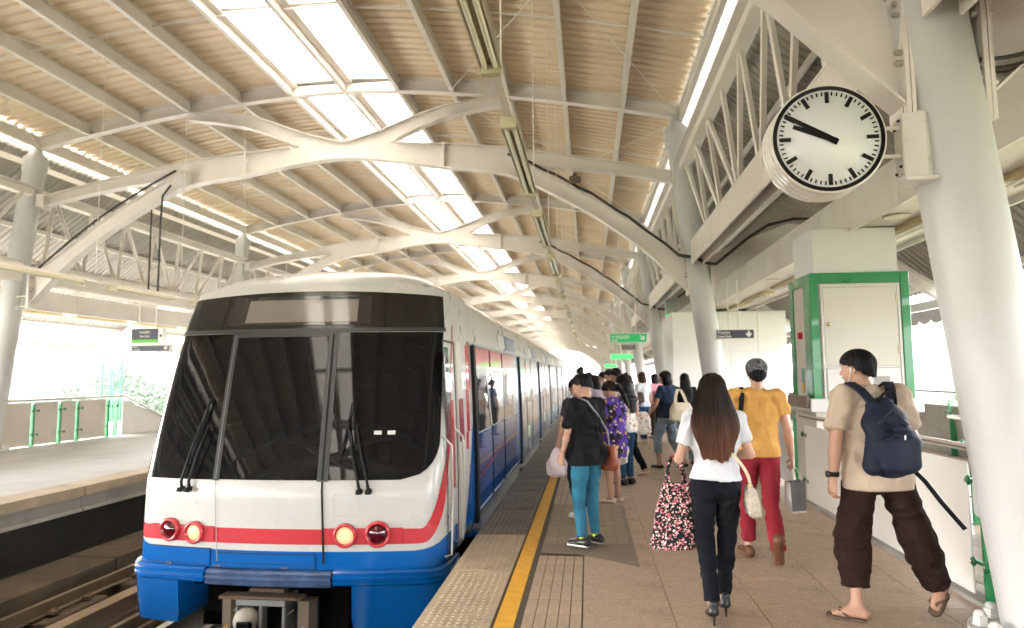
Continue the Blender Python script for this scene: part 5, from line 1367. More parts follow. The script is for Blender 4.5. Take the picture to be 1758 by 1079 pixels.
def person(label, loc, rz, J, H=1.7, fem=False, top=None, sleeve=0.5, hem=0.86, bottom=None, cuff=0.09, skinm=None, shoe=None, shoem=None, hair='short', hairm=None,
           res=0.012, fat=1.0, seed=0, curl=(0.6, 0.6), hands=True, legfat=1.0, extra=None, collar=False, topw=0.004, group=None, cuffw=0.052, kneew=0.066, hand_ov=None, skirt=None, topm2=None, detail=True, loose=0.0, tfold=0.0035):
    """body (one continuous mesh) with clothing and hair as children"""
    skinm = skinm or skin; hairm = hairm or hairblk
    sc = H/1.7
    root = thing('person', label, 'person', (loc[0], loc[1], 0.0), R(rz), group)
    root.scale = (sc, sc, sc)
    g = lambda n: np.array(J[n], float)
    allp = np.array([np.array(v, float) for k_, v in J.items() if isinstance(v, tuple)])
    lo, hi = allp.min(0)-0.28, allp.max(0)+0.30; lo[2] = -0.03
    fw = 1.0 if not fem else 0.9
    # ---- skin
    F = Field(lo, hi, res)
    F.chain([g('pelvis')+(0,0,.03), g('waist'), g('chest'), g('neck')-(0, 0, 0.06)], [(.125*fw*fat, .085*fat), (.112*fw*fat, .078*fat), (.13*fw*fat, .085), (.10, .055)], join=0.04)
    F.seg(g('neck')-(0, 0, .05), g('head')-(0, 0.02, 0.05), .054*(.88 if fem else 1), .050*(.88 if fem else 1), k=0.03)
    for n, s in (('R', 1), ('L', -1)):
        F.seg(g('neck')-(0, 0, .045), g('sh'+n), (.055, .045), (.050*fat, .050*fat), k=0.03)
        af = (0.84 if fem else 0.97)*(0.5+0.5*fat)
        F.chain([g('sh'+n), g('sh'+n)*.5+g('el'+n)*.5, g('el'+n), g('el'+n)*.68+g('wr'+n)*.32, g('wr'+n)], [.050*af, .046*af, .037*af, .038*af, .025*af], join=0.02)
        F.chain([g('hip'+n), g('hip'+n)*.5+g('kn'+n)*.5, g('kn'+n), g('kn'+n)*.66+g('an'+n)*.34, g('an'+n)], [v*legfat*(.80 if bottom is not None else 1) for v in (.085, .072, .052)] + [(.054*legfat if bottom is None or cuff > .25 else .038), .034], join=0.02)
        q_ = .72 if shoe in ('heel', 'flat', 'sneaker') else 1.0
        F.seg(g('hl'+n)+(0, 0, .005), g('an'+n), .030*q_, .030, k=0.02); F.seg(g('hl'+n)+(0,0,0.0), g('toe'+n)*.82+g('hl'+n)*.18, (.034*q_, .028*q_), (.040*q_, .017*q_), k=0.02)
        F.seg(g('an'+n), g('toe'+n)*.6+g('hl'+n)*.4, .030, (.033*q_, .020*q_), k=0.02)
        if not hands: F.seg(g('wr'+n), g('wr'+n) + (g('wr'+n)-g('el'+n))*0.45, (.020, .034), (.016, .026), (0, 1, 0) if abs((g('wr'+n)-g('el'+n))[1]) < .1 else (0, 0, 1), k=0.015)
    vsl = [F.net()]
    # ---- head at finer resolution
    hc = g('head'); lk, tl = J['look'], J['tilt']
    Rz = np.array([[math.cos(lk), -math.sin(lk), 0], [math.sin(lk), math.cos(lk), 0], [0, 0, 1]]); Rx = np.array([[1, 0, 0], [0, math.cos(tl), -math.sin(tl)], [0, math.sin(tl), math.cos(tl)]])
    HM = Rz @ Rx
    hp = lambda x, y, z: hc + HM @ np.array((x, y, z))
    hr = min(res, 0.007) if detail else res
    G = Field(hc-(.15, .16, .20), hc+(.15, .16, .16), hr)
    IR = HM.T
    G.ell(hp(0, -0.012, 0.028), (.074, .092, .088), 0.02, IR); G.ell(hp(0, 0.022, -0.035), (.060, .068, .072), 0.03, IR)
    G.ell(hp(0, 0.052, -0.082), (.030, .028, .022), 0.025, IR)
    G.seg(hp(0, -0.02, -.08), g('neck')-(0, 0, .03), .048*(.9 if fem else 1.05), .052*(.9 if fem else 1.05), k=0.02)
    G.seg(hp(0, .078, .012), hp(0, .103, -.022), .009, .014, k=0.012); G.ell(hp(0, .088, -.052), (.024, .012, .010), 0.008, IR)
    G.ell(hp(0, .093, -.0525), (.022, .006, .0018), 0, IR, sub=True)
    for s in (1, -1):
        G.ell(hp(s*.032, .086, .010), (.017, .012, .011), 0, IR, sub=True); G.ell(hp(s*.032, .070, .010), (.014, .013, .012), 0.004, IR)
        G.seg(hp(s*.018, .084, .030), hp(s*.048, .074, .030), .008, .006, k=0.008)
        G.ell(hp(s*.076, -.008, -.004), (.010, .020, .032), 0.004, IR); G.ell(hp(s*.086, -.003, .000), (.008, .010, .016), 0, IR, sub=True)
    vsl.append(G.net())
    if hands:
        for i, (n, s) in enumerate((('R', 1), ('L', -1))):
            hk = dict(curl=curl[i], h=0.0042 if detail else 0.007, size=(0.92 if fem else 1.02))
            if hand_ov and n in hand_ov: hk.update(hand_ov[n])
            vsl.append(hand(None, g('wr'+n), g('el'+n), None, s, **hk))
    o_ = 0; V = []; Q = []
    for v_, q_ in vsl: V.append(v_); Q.append(q_+o_); o_ += len(v_)
    link('body', np_mesh('body', np.concatenate(V), np.concatenate(Q)), skinm, root)
    if detail:
        for s in (1, -1):
            b = MB(); p0_, p1_, p2_ = hp(s*.018, .092, .032), hp(s*.034, .091, .037), hp(s*.050, .080, .031); b.tube([p0_, p1_, p2_], [.002, .0035, .002], 5); b.build('eyebrow', hairblk, root)
            c_ = hp(s*.032, .0765, .010); b = MB(); b.lathe([(0.0085, -0.002), (0.006, 0.003), (0.001, 0.0065)], (0, 0, 0), 10, 'y'); b.v = [tuple(c_ + HM @ np.array(v)) for v in b.v]; b.build('eye', blackg, root)
        b = MB(); b.tube([hp(-.021, .096, -.0525), hp(0, .103, -.051), hp(.021, .096, -.0525)], [.002, .0042, .002], 6); b.build('lips', mat('lips', (0.4, 0.13, 0.11), 0.4), root)
    # ---- trousers / skirt
    if bottom is not None:
        F = Field(lo, hi, res)
        F.chain([g('waist')*.45+g('pelvis')*.55+(0, 0, 0.03), g('pelvis')-(0, .005, 0.02)], [(.142*fw*fat, .105*fat), (.168*(1.02 if fem else .97)*fat, .122*fat)], flat=(1, 0), join=0.03)
        for n, s in (('R', 1), ('L', -1)):
            hp_, kn_, an_ = g('hip'+n), g('kn'+n), g('an'+n)
            T = Field(lo, hi, res)
            end = kn_ + (an_-kn_)*min(1.0, (kn_[2]-cuff)/max(0.05, kn_[2]-an_[2]))
            mid = kn_*.62+end*.38
            T.chain([hp_+(0, 0, -.01), hp_*.5+kn_*.5, kn_, mid, end], [(.094*legfat, .106*legfat), (.080*legfat, .086*legfat), kneew*legfat, (kneew*.55+cuffw*.45)*legfat+0.002, cuffw], join=0.02, flat=(0, 1))
            F.v = np.minimum(F.v, T.v) if s == 1 else np.where(True, np.minimum(F.v, T.v), F.v)
        if top is not None: F.plane((0, 0, hem+.05), (0, 0, 1))
        # soften only the crotch/hip joint
        F.ell(g('pelvis')-(0, 0.0, .07), (.12*fat, .095*fat, .07), 0.03)
        for s in (1, -1): F.ell(g('pelvis')+np.array((s*.072, -.062*(1.1 if fem else 1), -.045)), (.075*fat, .065*fat, .085), 0.03)
        fmesh('trousers', F, bottom, root, (tfold*2.3, 10, seed+3, (1, 1, 1.5), None, hem-0.01 if top is not None else None))
        if detail:
            b = MB(); wz = (g('waist')*.45+g('pelvis')*.55)[2]
    if skirt is not None:
        F = Field(lo, hi, res); F.chain([g('pelvis')+(0, 0, .1), g('pelvis')-(0, 0, .1), g('pelvis')-(0, 0, skirt[0])], [(.14, .10), (.18, .13), (.17, .13)], flat=(0, 1)); fmesh('skirt', F, skirt[1], root, (0.006, 9, seed, (1.5, 1.5, 0.5)))
    # ---- top
    if top is not None:
        F = Field(lo, hi, res); pz = g('pelvis'); wz = g('waist'); hz = np.array((pz[0], pz[1]-.002, hem)); L0 = loose
        tw = .162 if fem else .172
        un = .016 if hem < .93 else .018
        F.chain([hz, pz*.3+wz*.7, g('chest')-(0, 0, .03), g('neck')-(0, 0, .075)], [((.175 if fem else .174)*fat+L0+un, .128*fat+L0+un), (.138*fw*fat+.012+L0, .108*fat+L0), (tw*fat+L0, (.128 if fem else .122)*fat+L0), (.13, .075)], flat=(1, 0), join=0.05)
        if hem < .93:
            for s in (1, -1): F.ell(g('pelvis')+np.array((s*.072, -.062*(1.1 if fem else 1), -.03)), (.088*fat+L0, .080*fat+L0, .10), 0.03)
            F.plane((0, 0, hem), (0, 0, -1))
        if fem:
            for s in (1, -1): F.ell(g('chest')+np.array((s*.07, .085, -.03)), (.06, .05, .06), 0.03)
        F.seg(g('neck')-(0, 0, .06), g('neck')+(0, -0.004, (.005 if not collar else .03)), (.085, .07), (.066, .062), k=0.03, flat=(0, 1))
        for n, s in (('R', 1), ('L', -1)):
            sh, el, wr = g('sh'+n), g('el'+n), g('wr'+n)
            F.seg(g('neck')-(0, 0, .055), sh+(0, 0, .004), (.06, .06), (.060*fat, .062*fat), k=0.035)
            if sleeve > 0:
                if sleeve <= 1: e_ = sh + (el-sh)*sleeve; F.seg(sh, e_, .064*fat, (.060*fat if not fem else .053*fat)+L0*.5, k=0.03, flat=(0, 1))
                else: e_ = el + (wr-el)*(sleeve-1); F.chain([sh, el, e_], [.062*fat, .050*fat, .040*fat], k=0.03, flat=(0, 1), join=0.02)
        if topm2: topm2(F, g)
        fmesh('shirt', F, top, root, (topw*(2.7 if detail else 1.5), 11, seed, (1.25, 1.25, 0.7), hem))
        if collar:
            F = Field(lo, hi, min(res, 0.010)); F.seg(g('neck')-(0, 0, .005), g('neck')+(0, -.004, .042), (.074, .070), (.064, .060), k=0, flat=(1, 1)); F.seg(g('neck')-(0, -0.0, .03), g('neck')+(0, -.004, .06), (.056, .052), (.054, .05), k=0, sub=True); fmesh('collar', F, top, root)
    # ---- shoes
    if shoe:
        for n, s in (('R', 1), ('L', -1)):
            hl, to, an = g('hl'+n), g('toe'+n), g('an'+n); fr = 0.006
            S_ = Field(np.minimum(hl, to)-.10, np.maximum(np.maximum(hl, to), an)+.10, 0.006 if detail else 0.011); sd = np.array((1, 0, 0))
            dn = np.array((0, 0, -1.0))
            if shoe == 'sneaker':
                S_.seg(hl+(0, .0, .012), to*.93+hl*.07+(0, 0, .008), (.040, .036), (.046, .026), k=0.0); S_.seg(hl+(0, 0.01, .03), an*.5+to*.2+hl*.3+(0, 0, .012), .038, .040, k=0.03)
                so = Field(np.minimum(hl, to)-.10, np.maximum(hl, to)+.10, 0.006 if detail else 0.011); lowz = -0.026
                so.seg(hl+(0, -.002, -.014), to+(0, .002, -.010), (.042, .018), (.050, .017), k=0.0)
                a = fmesh('shoe', S_, shoem[0], root)
                c = fmesh('sole', so, shoem[1], root); c.parent = a
            elif shoe == 'flat':
                S_.seg(hl+(0, 0, 0), to+(0, 0, -.004), (.037, .032), (.045, .022), k=0.0); S_.ell(an*.75+to*.25+(0, 0, .01), (.024, .05, .030), 0, sub=True); fmesh('shoe', S_, shoem[0], root)
            elif shoe == 'heel':
                S_.seg(hl+(0, 0.00, -.002), hl*.45+to*.55+(0, 0, -.002), (.034, .028), (.037, .026), k=0.01); S_.seg(hl*.45+to*.55+(0, 0, 0), to+(0, 0, -.006), (.039, .024), (.028, .014), k=0.015); S_.seg(hl+(0, -.004, .0), hl+(0, -.008, .055), (.034, .030), (.031, .022), k=0.015)
                S_.ell(an*.72+to*.28+(0, .0, .022), (.020, .045, .022), 0, sub=True)
                a = fmesh('shoe', S_, shoem[0], root); b = MB(); b.tube([hl+(0, -.012, -.01), (hl[0], hl[1]-.022, 0.002)], [.012, .006], 8); b.build('heel', shoem[0], a)
            elif shoe == 'sandal':
                b = MB(); a_ = Vector(hl + (0, -.02, -.030)); c_ = Vector(to + (0, .02, -.022)); P = []
                ax_ = (c_-a_).normalized(); sdv = ax_.cross(Vector((0, 0, 1))).normalized(); upv_ = sdv.cross(ax_)
                outl = [(0, .024), (.12, .036), (.35, .036), (.6, .045), (.82, .048), (.95, .036), (1.0, .012)]; Lf = (c_-a_).length
                for dz in (-.009, .009):
                    P.append([a_ + ax_*Lf*t + sdv*w + upv_*dz for t, w in outl] + [a_ + ax_*Lf*t - sdv*w + upv_*dz for t, w in outl[::-1]])
                b.grid(P, smooth=False, close=True); n_ = len(P[0]); b.add(P[1], [tuple(range(n_))]); b.add(P[0], [tuple(range(n_-1, -1, -1))]); a = b.build('sandal', shoem[0], root)
                tp_ = a_ + ax_*Lf*.80 + upv_*.012
                for q in (1, -1): b = MB(); b.tube([tp_, tp_ - ax_*.035 + sdv*q*.028 + upv_*.032, tp_ - ax_*.085 + sdv*q*.044 + upv_*.004], [.006, .009, .007], 8); b.build('thong', shoem[0], a)
    # ---- hair
    def hairshell(zlow, rr, m, n=96, rows=26, amp=0.003, name='hair', frq=38, thick=0.010):
        """cap over the skull; zlow(angle) lower edge in head space; angle 0 = front (+y)"""
        b = MB(); P = []
        for i in range(rows+1):
            row = []
            for j in range(n):
                a = 2*math.pi*j/n; zl = zlow(a); t = i/rows
                phi = math.pi/2*(1-t) if True else 0
                # walk from crown to the lower edge along the ellipsoid and then straight down
                zt_ = 0.028 + rr[2]; zz = zt_ + (zl-zt_)*(1-math.cos(t*math.pi/2)) if t < 1 else zl
                c_ = (zz-0.028)/rr[2]; rad = math.sqrt(max(0.0, 1-c_*c_)) if zz > 0.028 else 1.0 - 0.25*min(1, (0.028-zz)/0.12)**1.5*(1 if math.cos(a) < 0.2 else 0.6)
                w = 1 + (amp/0.08)*(math.sin(frq*a+3*math.sin(5*a)+seed) * (0.3+0.7*t) + 0.6*math.sin(frq*2.3*a+zz*40))
                row.append(hp(math.sin(a)*rr[0]*rad*w, -0.012+math.cos(a)*rr[1]*rad*w, zz + 0.004*math.sin(17*a+seed)*t))
            P.append(row)
        last = P[-1]; P.append([hc + (np.array(p)-hc)*0.86 + HM @ np.array((0, 0, .004)) for p in last])
        b.grid(P, close=True, flip=True); b.add(P[0], [tuple(range(n))]); return b.build(name, m, root)
    if hair == 'bowl': hairshell(lambda a: 0.030 - 0.095*max(0, -math.cos(a))**0.8 + (0.028*max(0, math.cos(a))) - 0.018*abs(math.sin(a)), (.094, .112, .102), hairm, 144, 30, 0.0022)
    elif hair == 'short': hairshell(lambda a: -0.01 - 0.065*max(0, -math.cos(a)) + 0.06*max(0, math.cos(a)), (.084, .103, .098), hairm)
    elif hair == 'bun':
        hairshell(lambda a: -0.005 - 0.06*max(0, -math.cos(a)) + 0.085*max(0, math.cos(a)), (.085, .104, .100), hairm)
        F = Field(hc-.16, hc+.22, 0.008 if detail else 0.014); c_ = hp(0, -.045, .145); F.ell(c_, (.033, .033, .030), 0.0); F.ell(c_+(0.012, -.012, .018), (.022, .02, .026), 0.01); F.seg(hp(0, -.04, .10), c_, .028, .02, k=0.02); F.seg(c_, c_+(-.03, -.01, .035), .009, .003, k=0.01)
        fmesh('hair_bun', F, hairm, root, (0.003, 60, seed))
    elif hair in ('long', 'pony', 'bob'):
        hairshell(lambda a: -0.02 - 0.07*max(0, -math.cos(a)) + 0.070*max(0, math.cos(a))**1.5, (.088, .106, .101), hairm)
        F = Field(lo, hi, 0.009 if detail else 0.013)
        if hair == 'long': F.chain([hp(0, -.02, .03), hp(0, -.06, -.06), g('neck')+(0, -.075, -.05), g('chest')+(0, -.145, .03), g('chest')+(0, -.15, -.16)], [(.085, .09), (.095, .07), (.115, .045), (.11, .035), (.06, .02)], join=0.02)
        elif hair == 'bob': F.chain([hp(0, -.01, .03), hp(0, -.03, -.06), hp(0, -.03, -.15)], [(.09, .10), (.10, .085), (.09, .06)], join=0.02); F.ell(hp(0, .10, -.06), (.065, .09, .12), 0, sub=True)
        else: F.chain([hp(0, -.08, .02), hp(0, -.13, -.03), hp(0, -.14, -.15), hp(0.0, -.12, -.27), hp(0, -.10, -.36)], [.03, .036, .034, .028, .010], join=0.01)
        fmesh('hair_length', F, hairm, root, (0.003, 70, seed, (1, 1, 0.06)))
    return root, hp, g
def local(root, p):      # person-space point to world
    s_ = root.scale[0]; a = root.rotation_euler.z; x, y, z = p[0]*s_, p[1]*s_, p[2]*s_
    return Vector((root.location.x + x*math.cos(a)-y*math.sin(a), root.location.y + x*math.sin(a)+y*math.cos(a), z))
def bag_loft(name, secs, m, parent, wr=0.004, seed=0, n=28, e=4.0):
    """secs: (z, half width, half depth, cx, cy) super-ellipse sections, bottom to top"""
    b = MB(); P = []
    full = []
    for (a0, a1) in zip(secs, secs[1:]):
        for i in range(5): t = i/5; full.append(tuple(lerp(u, v, t) for u, v in zip(a0, a1)))
    full.append(secs[-1])
    for (z, w, d__, cx_, cy_) in full:
        row = []
        for j in range(n):
            a = 2*math.pi*j/n; c_, s_ = math.cos(a), math.sin(a)
            x = math.copysign(abs(c_)**(2/e), c_)*w; y = math.copysign(abs(s_)**(2/e), s_)*d__
            k_ = wr*(math.sin(9*z*3+4*a+seed)+math.sin(23*z+7*a+2*seed)*.6)
            row.append((cx_+x+k_*c_, cy_+y+k_*s_*1.2, z))
        P.append(row)
    b.grid(P, close=True); b.add(P[0], [tuple(range(n-1, -1, -1))]); b.add(P[-1], [tuple(range(n))])
    return b.build(name, m, parent)
def ribbon(pts, w, m, name, parent, thick=0.003, side=None):
    b = MB(); pts = [Vector(p) for p in pts]; P = []
    for i, p in enumerate(pts):
        a = (pts[min(i+1, len(pts)-1)]-pts[max(i-1, 0)]).normalized(); sd_ = (Vector(side) if side else a.cross(Vector((0, 1, 0)))); sd_ = (sd_-a*sd_.dot(a)).normalized(); u = a.cross(sd_)
        P.append([p+sd_*w/2+u*thick/2, p-sd_*w/2+u*thick/2, p-sd_*w/2-u*thick/2, p+sd_*w/2-u*thick/2])
    b.grid(P, smooth=False, close=True); b.add(P[0], [(3, 2, 1, 0)]); b.add(P[-1], [(0, 1, 2, 3)]); return b.build(name, m, parent)
def crv(p0, p1, p2, n=10, p3=None):
    out = []
    for i in range(n+1):
        t = i/n
        if p3 is None: out.append(tuple((1-t)**2*np.array(p0)+2*t*(1-t)*np.array(p1)+t*t*np.array(p2)))
        else: out.append(tuple((1-t)**3*np.array(p0)+3*t*(1-t)**2*np.array(p1)+3*t*t*(1-t)*np.array(p2)+t**3*np.array(p3)))
    return out
# ------------------------------------------------------------------ the people
whitec = cloth('white_cotton', (0.60, 0.61, 0.65)); blackc = cloth('black_cotton', (0.010, 0.010, 0.012)); blackj = cloth('black_denim', (0.008, 0.009, 0.013), bump=0.4)
yellowc = cloth('mustard_cotton', (0.56, 0.30, 0.085)); maroon = cloth('maroon_twill', (0.26, 0.022, 0.035)); sand = cloth('sand_shirt', (0.50, 0.40, 0.31)); choc = cloth('dark_brown_cotton', (0.026, 0.013, 0.010))
tealj = cloth('teal_blue_denim', (0.035, 0.16, 0.25), var=0.25); bluej = cloth('blue_denim', (0.02, 0.065, 0.14), var=0.2); greyj = cloth('grey_denim', (0.20, 0.25, 0.30), var=0.15); navyc = cloth('navy_cotton', (0.018, 0.028, 0.06))
brownsh = mat('brown_leather', (0.13, 0.045, 0.02), 0.45, var=0.2, vscale=20); creamsh = mat('cream_leather', (0.62, 0.52, 0.40), 0.5); blacks = mat('black_shoe', (0.012, 0.011, 0.012), 0.3); whites = mat('white_rubber', (0.75, 0.75, 0.73), 0.5)
solebrown = mat('sole_brown', (0.16, 0.085, 0.05), 0.8)

# 1. woman with long hair
J = stand(fem=True, pelvis=(0, 0, .96), waist=(0.005, 0.0, 1.10), chest=(0, 0, 1.27), neck=(0, -.01, 1.425), head=(0, .015, 1.575),
          elL=(-.255, -.045, 1.10), wrL=(-.20, .17, 1.17), elR=(.245, .01, 1.13), wrR=(.12, .22, 1.10),
          hipL=(-.085, 0, .93), hipR=(.085, 0, .93), knL=(-.085, .02, .54), anL=(-.06, -.10, .145), hlL=(-.06, -.155, .09), toeL=(-.065, .025, .025),
          knR=(.075, .09, .52), anR=(.045, .10, .14), hlR=(.045, .045, .085), toeR=(.05, .225, .025))
w1, hp1, g1 = person('woman seen from behind with long brown hair, white tee and black jeans', (0.835, 4.78), -3, J, 1.60, True, whitec, 0.62, 0.955, blackj, 0.13, skin, 'heel', (blacks,), 'none', hairbrn, 0.0105, 0.97, seed=1, curl=(0.8, 1.1), legfat=0.97, cuffw=0.047, kneew=0.062, topw=0.004)
b = MB(); 
# hair: skull cap flowing into a long mass made of strands
def hair_pt(a, t, off=0.0):
    """a: -1..1 round the back from ear to ear, t: 0 crown .. 1 tips"""
    ang = a*2.05
    z = 0.128 - 0.60*t**1.15 if t > 0.0 else 0.128
    if t < 0.22:
        q = t/0.22; th = q*math.pi/2; x = math.sin(ang)*.093*math.sin(th); y = -.012 - math.cos(ang)*.108*math.sin(th); zz = .028 + .104*math.cos(th)
        return np.array((x*(1+off*8), y*(1+off*8), zz+off*0.4))
    q = (t-.22)/.78
    wd = 0.093 + 0.065*math.sin(min(1, q*1.35)*math.pi/2) - 0.045*max(0, q-.62)/.38
    dp = 0.108 - 0.040*q
    cy_ = -.012 - 0.060*min(1, q*2) - 0.055*q
    ln = 0.51*(1 - 0.07*abs(a) - 0.07*a*a + 0.018*math.sin(9*a)+0.012*math.sin(23*a))
    x = math.sin(ang*(1-.15*q))*(wd+off); y = cy_ - math.cos(ang*(1-.15*q))*(dp*(1-0.35*q)+off)
    x += 0.013*math.sin(6*a+7*q) * q; 
    return np.array((x, y, .028 - ln*q))
base = MB(); P = []
for i in range(61):
    t = i/60; P.append([hp1(*(hair_pt(-1+2*j/110, t, -0.004 + 0.0035*math.sin(j*1.9)+0.003*math.sin(j*0.7+3*t)))) for j in range(111)])
P2 = [[hp1(*(hair_pt(-1+2*j/110, t, -0.028))) for j in range(111)] for t in [1-i/20 for i in range(17)]]
base.grid(P + P2, flip=True); hb = base.build('hair', hairbrn, w1)
st = MB(); rs_ = random.Random(5)
for k in range(620):
    a = rs_.uniform(-1, 1); t1 = min(1.03, rs_.uniform(0.86, 1.04)); o0 = rs_.uniform(-0.002, .006); dr = rs_.gauss(0, .035); ph = rs_.uniform(0, 6)
    pts = []
    for i in range(15):
        t = 0.03 + (t1-0.03)*i/14; aa = a + dr*t + 0.012*math.sin(ph+5*t); p = hair_pt(max(-1.05, min(1.05, aa)), min(t, 1.0), o0 + 0.003*math.sin(ph+4*t)); 
        if t > 1: p = p - np.array((0, 0, (t-1)*.5))
        pts.append(tuple(hp1(*p)))
    st.tube(pts, [0.0012] + [0.0019]*12 + [0.0012, 0.0004], 3, caps=False)
st.build('hair_strands', hairbrn, hb, kind='stuff')
# tote on her left forearm
flo = floral('pink_blossom_print', (0.012, 0.012, 0.013), [((0.62, 0.13, 0.19), 40, 0.36), ((0.85, 0.50, 0.50), 48, 0.36), ((0.80, 0.72, 0.66), 36, 0.27), ((0.08, 0.14, 0.07), 60, 0.18)], 30)
el = local(w1, J['elL']); wr_ = local(w1, J['wrL']); fa = el*0.45 + wr_*0.55
tote = thing('tote_bag', 'black tote bag with pink blossom print hanging from the long-haired woman\'s forearm', 'bag', (fa.x-0.045, fa.y, 0))
bag_loft('bag_body', [(0.42, .135, .055, -.035, 0), (0.44, .15, .06, -.035, 0), (0.62, .135, .055, -.015, 0), (0.78, .11, .045, .0, 0), (0.86, .098, .03, .008, 0)], flo, tote, 0.0045, 2)
for yy in (-.035, .035): ribbon(crv((-.055, yy, .85), (-.06, yy*.6, 1.08), (.03, yy*.3, fa.z+0.05), 10, (.065, yy, .85)), 0.026, flo, 'strap', tote, 0.004, (1, 0.2, 0))
# snakeskin shoulder bag at her right hip
snake = floral('snakeskin_print', (0.46, 0.40, 0.33), [((0.12, 0.10, 0.09), 70, 0.30), ((0.70, 0.66, 0.58), 90, 0.25)], 60)
hb_ = local(w1, (.235, -.03, .83)); sb_ = thing('shoulder_bag', 'small snakeskin shoulder bag on a cream strap at the long-haired woman\'s right hip', 'bag', (hb_.x, hb_.y, 0))
bag_loft('bag_body', [(.66, .025, .05, .02, .0), (.68, .042, .085, .01, 0), (.76, .045, .095, .0, 0), (.84, .03, .07, -.01, 0), (.865, .012, .05, -.015, 0)], snake, sb_, 0.004, 5)
q0 = local(w1, (-.02, -.14, 1.245))-hb_; strap = [(x, y, z+hb_.z) for x, y, z in crv((-.01, -.03, .865-hb_.z), (-.03, -.10, 1.02-hb_.z), tuple(q0), 12)]
ribbon(strap, 0.02, mat('cream_strap', (0.62, 0.53, 0.40), 0.5), 'strap', sb_, 0.004)
b = MB(); b.lathe([(0.018, -.004), (0.018, .004)], (-.012, -.035, .865), 12, 'y'); b.build('ring', mat('gold_ring', (0.7,0.55,0.3), 0.3, metal=1), sb_)

# 2. man with cap
J = stand(pelvis=(0, 0, .93), swing=0.0, elR=(.245, -.03, 1.10), wrR=(.275, .02, .86), elL=(-.24, .02, 1.12), wrL=(-.14, .2, 1.05),
          knL=(-.095, .05, .49), anL=(-.10, .06, .085), hlL=(-.10, .0, .035), toeL=(-.14, .20, .03),
          knR=(.085, -.02, .50), anR=(.08, -.30, .15), hlR=(.075, -.335, .215), toeR=(.085, -.245, .035), look=0.0, head=(.015, .02, 1.575))
camo = floral('grey_camo', (0.10, 0.10, 0.11), [((0.03, 0.03, 0.035), 26, 0.42), ((0.22, 0.22, 0.22), 34, 0.30)], 20)
m2, hp2, g2 = person('man in a mustard tee, maroon trousers and grey camouflage cap walking away', (1.475, 6.30), -4, J, 1.73, False, yellowc, 0.55, 0.865, maroon, 0.14, skin, 'sneaker', (brownsh, solebrown), 'short', hairblk, 0.012, 0.97, seed=2, curl=(1.3, 0.6), cuffw=0.058, kneew=0.066, topw=0.005, loose=0.004, tfold=0.003)
F = Field(g2('head')-.2, g2('head')+.2, 0.007); F.ell(hp2(0, -.01, .045), (.093, .108, .088), 0); F.plane(hp2(0, 0, .012), (0, 0.2, -1)); F.seg(hp2(0, .07, .035), hp2(0, .155, .02), (.065, .012), (.045, .008), k=0.01)
cpo_ = fmesh('cap', F, camo, m2, (0.002, 20, 3)); b = MB(); b.tube([hp2(-.05, -.104, .018), hp2(0, -.122, .026), hp2(.05, -.104, .018)], .007, 6); b.build('cap_strap', blackc, cpo_)
sh_ = thing('messenger_strap', 'wide black bag strap over the left shoulder of the man in mustard', 'strap')
pts = [local(m2, p) for p in [(-.13, .115, 1.20), (-.135, .075, 1.36), (-.125, -.02, 1.455), (-.13, -.085, 1.385), (-.15, -.13, 1.25), (-.18, -.135, 1.10)]]
b_ = ribbon(pts, 0.042, blackc, 'strap_webbing', sh_, 0.005, (1, 0, 0))
ob = local(m2, (-.20, .06, .98)); sb2 = thing('messenger_bag', 'orange messenger bag mostly hidden in front of the man in mustard', 'bag', (ob.x, ob.y, 0)); bag_loft('bag_body', [(.82, .10, .04, 0, 0), (.86, .14, .055, 0, 0), (1.05, .14, .05, 0, 0), (1.10, .13, .03, 0, 0)], mat('orange_canvas', (0.62, 0.16, 0.03), 0.7), sb2)
hw_ = local(m2, J['wrR']); pb_ = thing('paper_bag', 'grey and white paper carrier bag in the right hand of the man in mustard', 'bag', (hw_.x+.02, hw_.y, 0), R(25))
b = MB(); b.add([(-.075,-.045,.40),(.075,-.045,.40),(.075,.045,.40),(-.075,.045,.40),(-.08,-.035,.66),(.08,-.035,.67),(.08,.035,.67),(-.08,.035,.66)], [(3,2,1,0),(0,1,5,4),(1,2,6,5),(2,3,7,6),(3,0,4,7)]); b.build('bag_body', mat('paper_dark_grey', (0.11,0.11,0.115), 0.35, var=0.2, vscale=8), pb_)
b = MB(); b.add([(-.0765,-.046,.40),(-.0765,.046,.40),(-.0815,.036,.661),(-.0815,-.036,.661)], [(3,2,1,0)]); b.add([(-.076,-.047,.40),(.076,-.047,.40),(.076,-.0465,.415),(-.076,-.0465,.415)], [(0,1,2,3)]); b.build('white_print', white, pb_)
for yy in (-.035, .035): b = MB(); b.tube(crv((-.045, yy, .66), (-.02, yy*.2, .90), (.045, yy, .66), 10), .0035, 6); b.build('handle', creamsh, pb_)

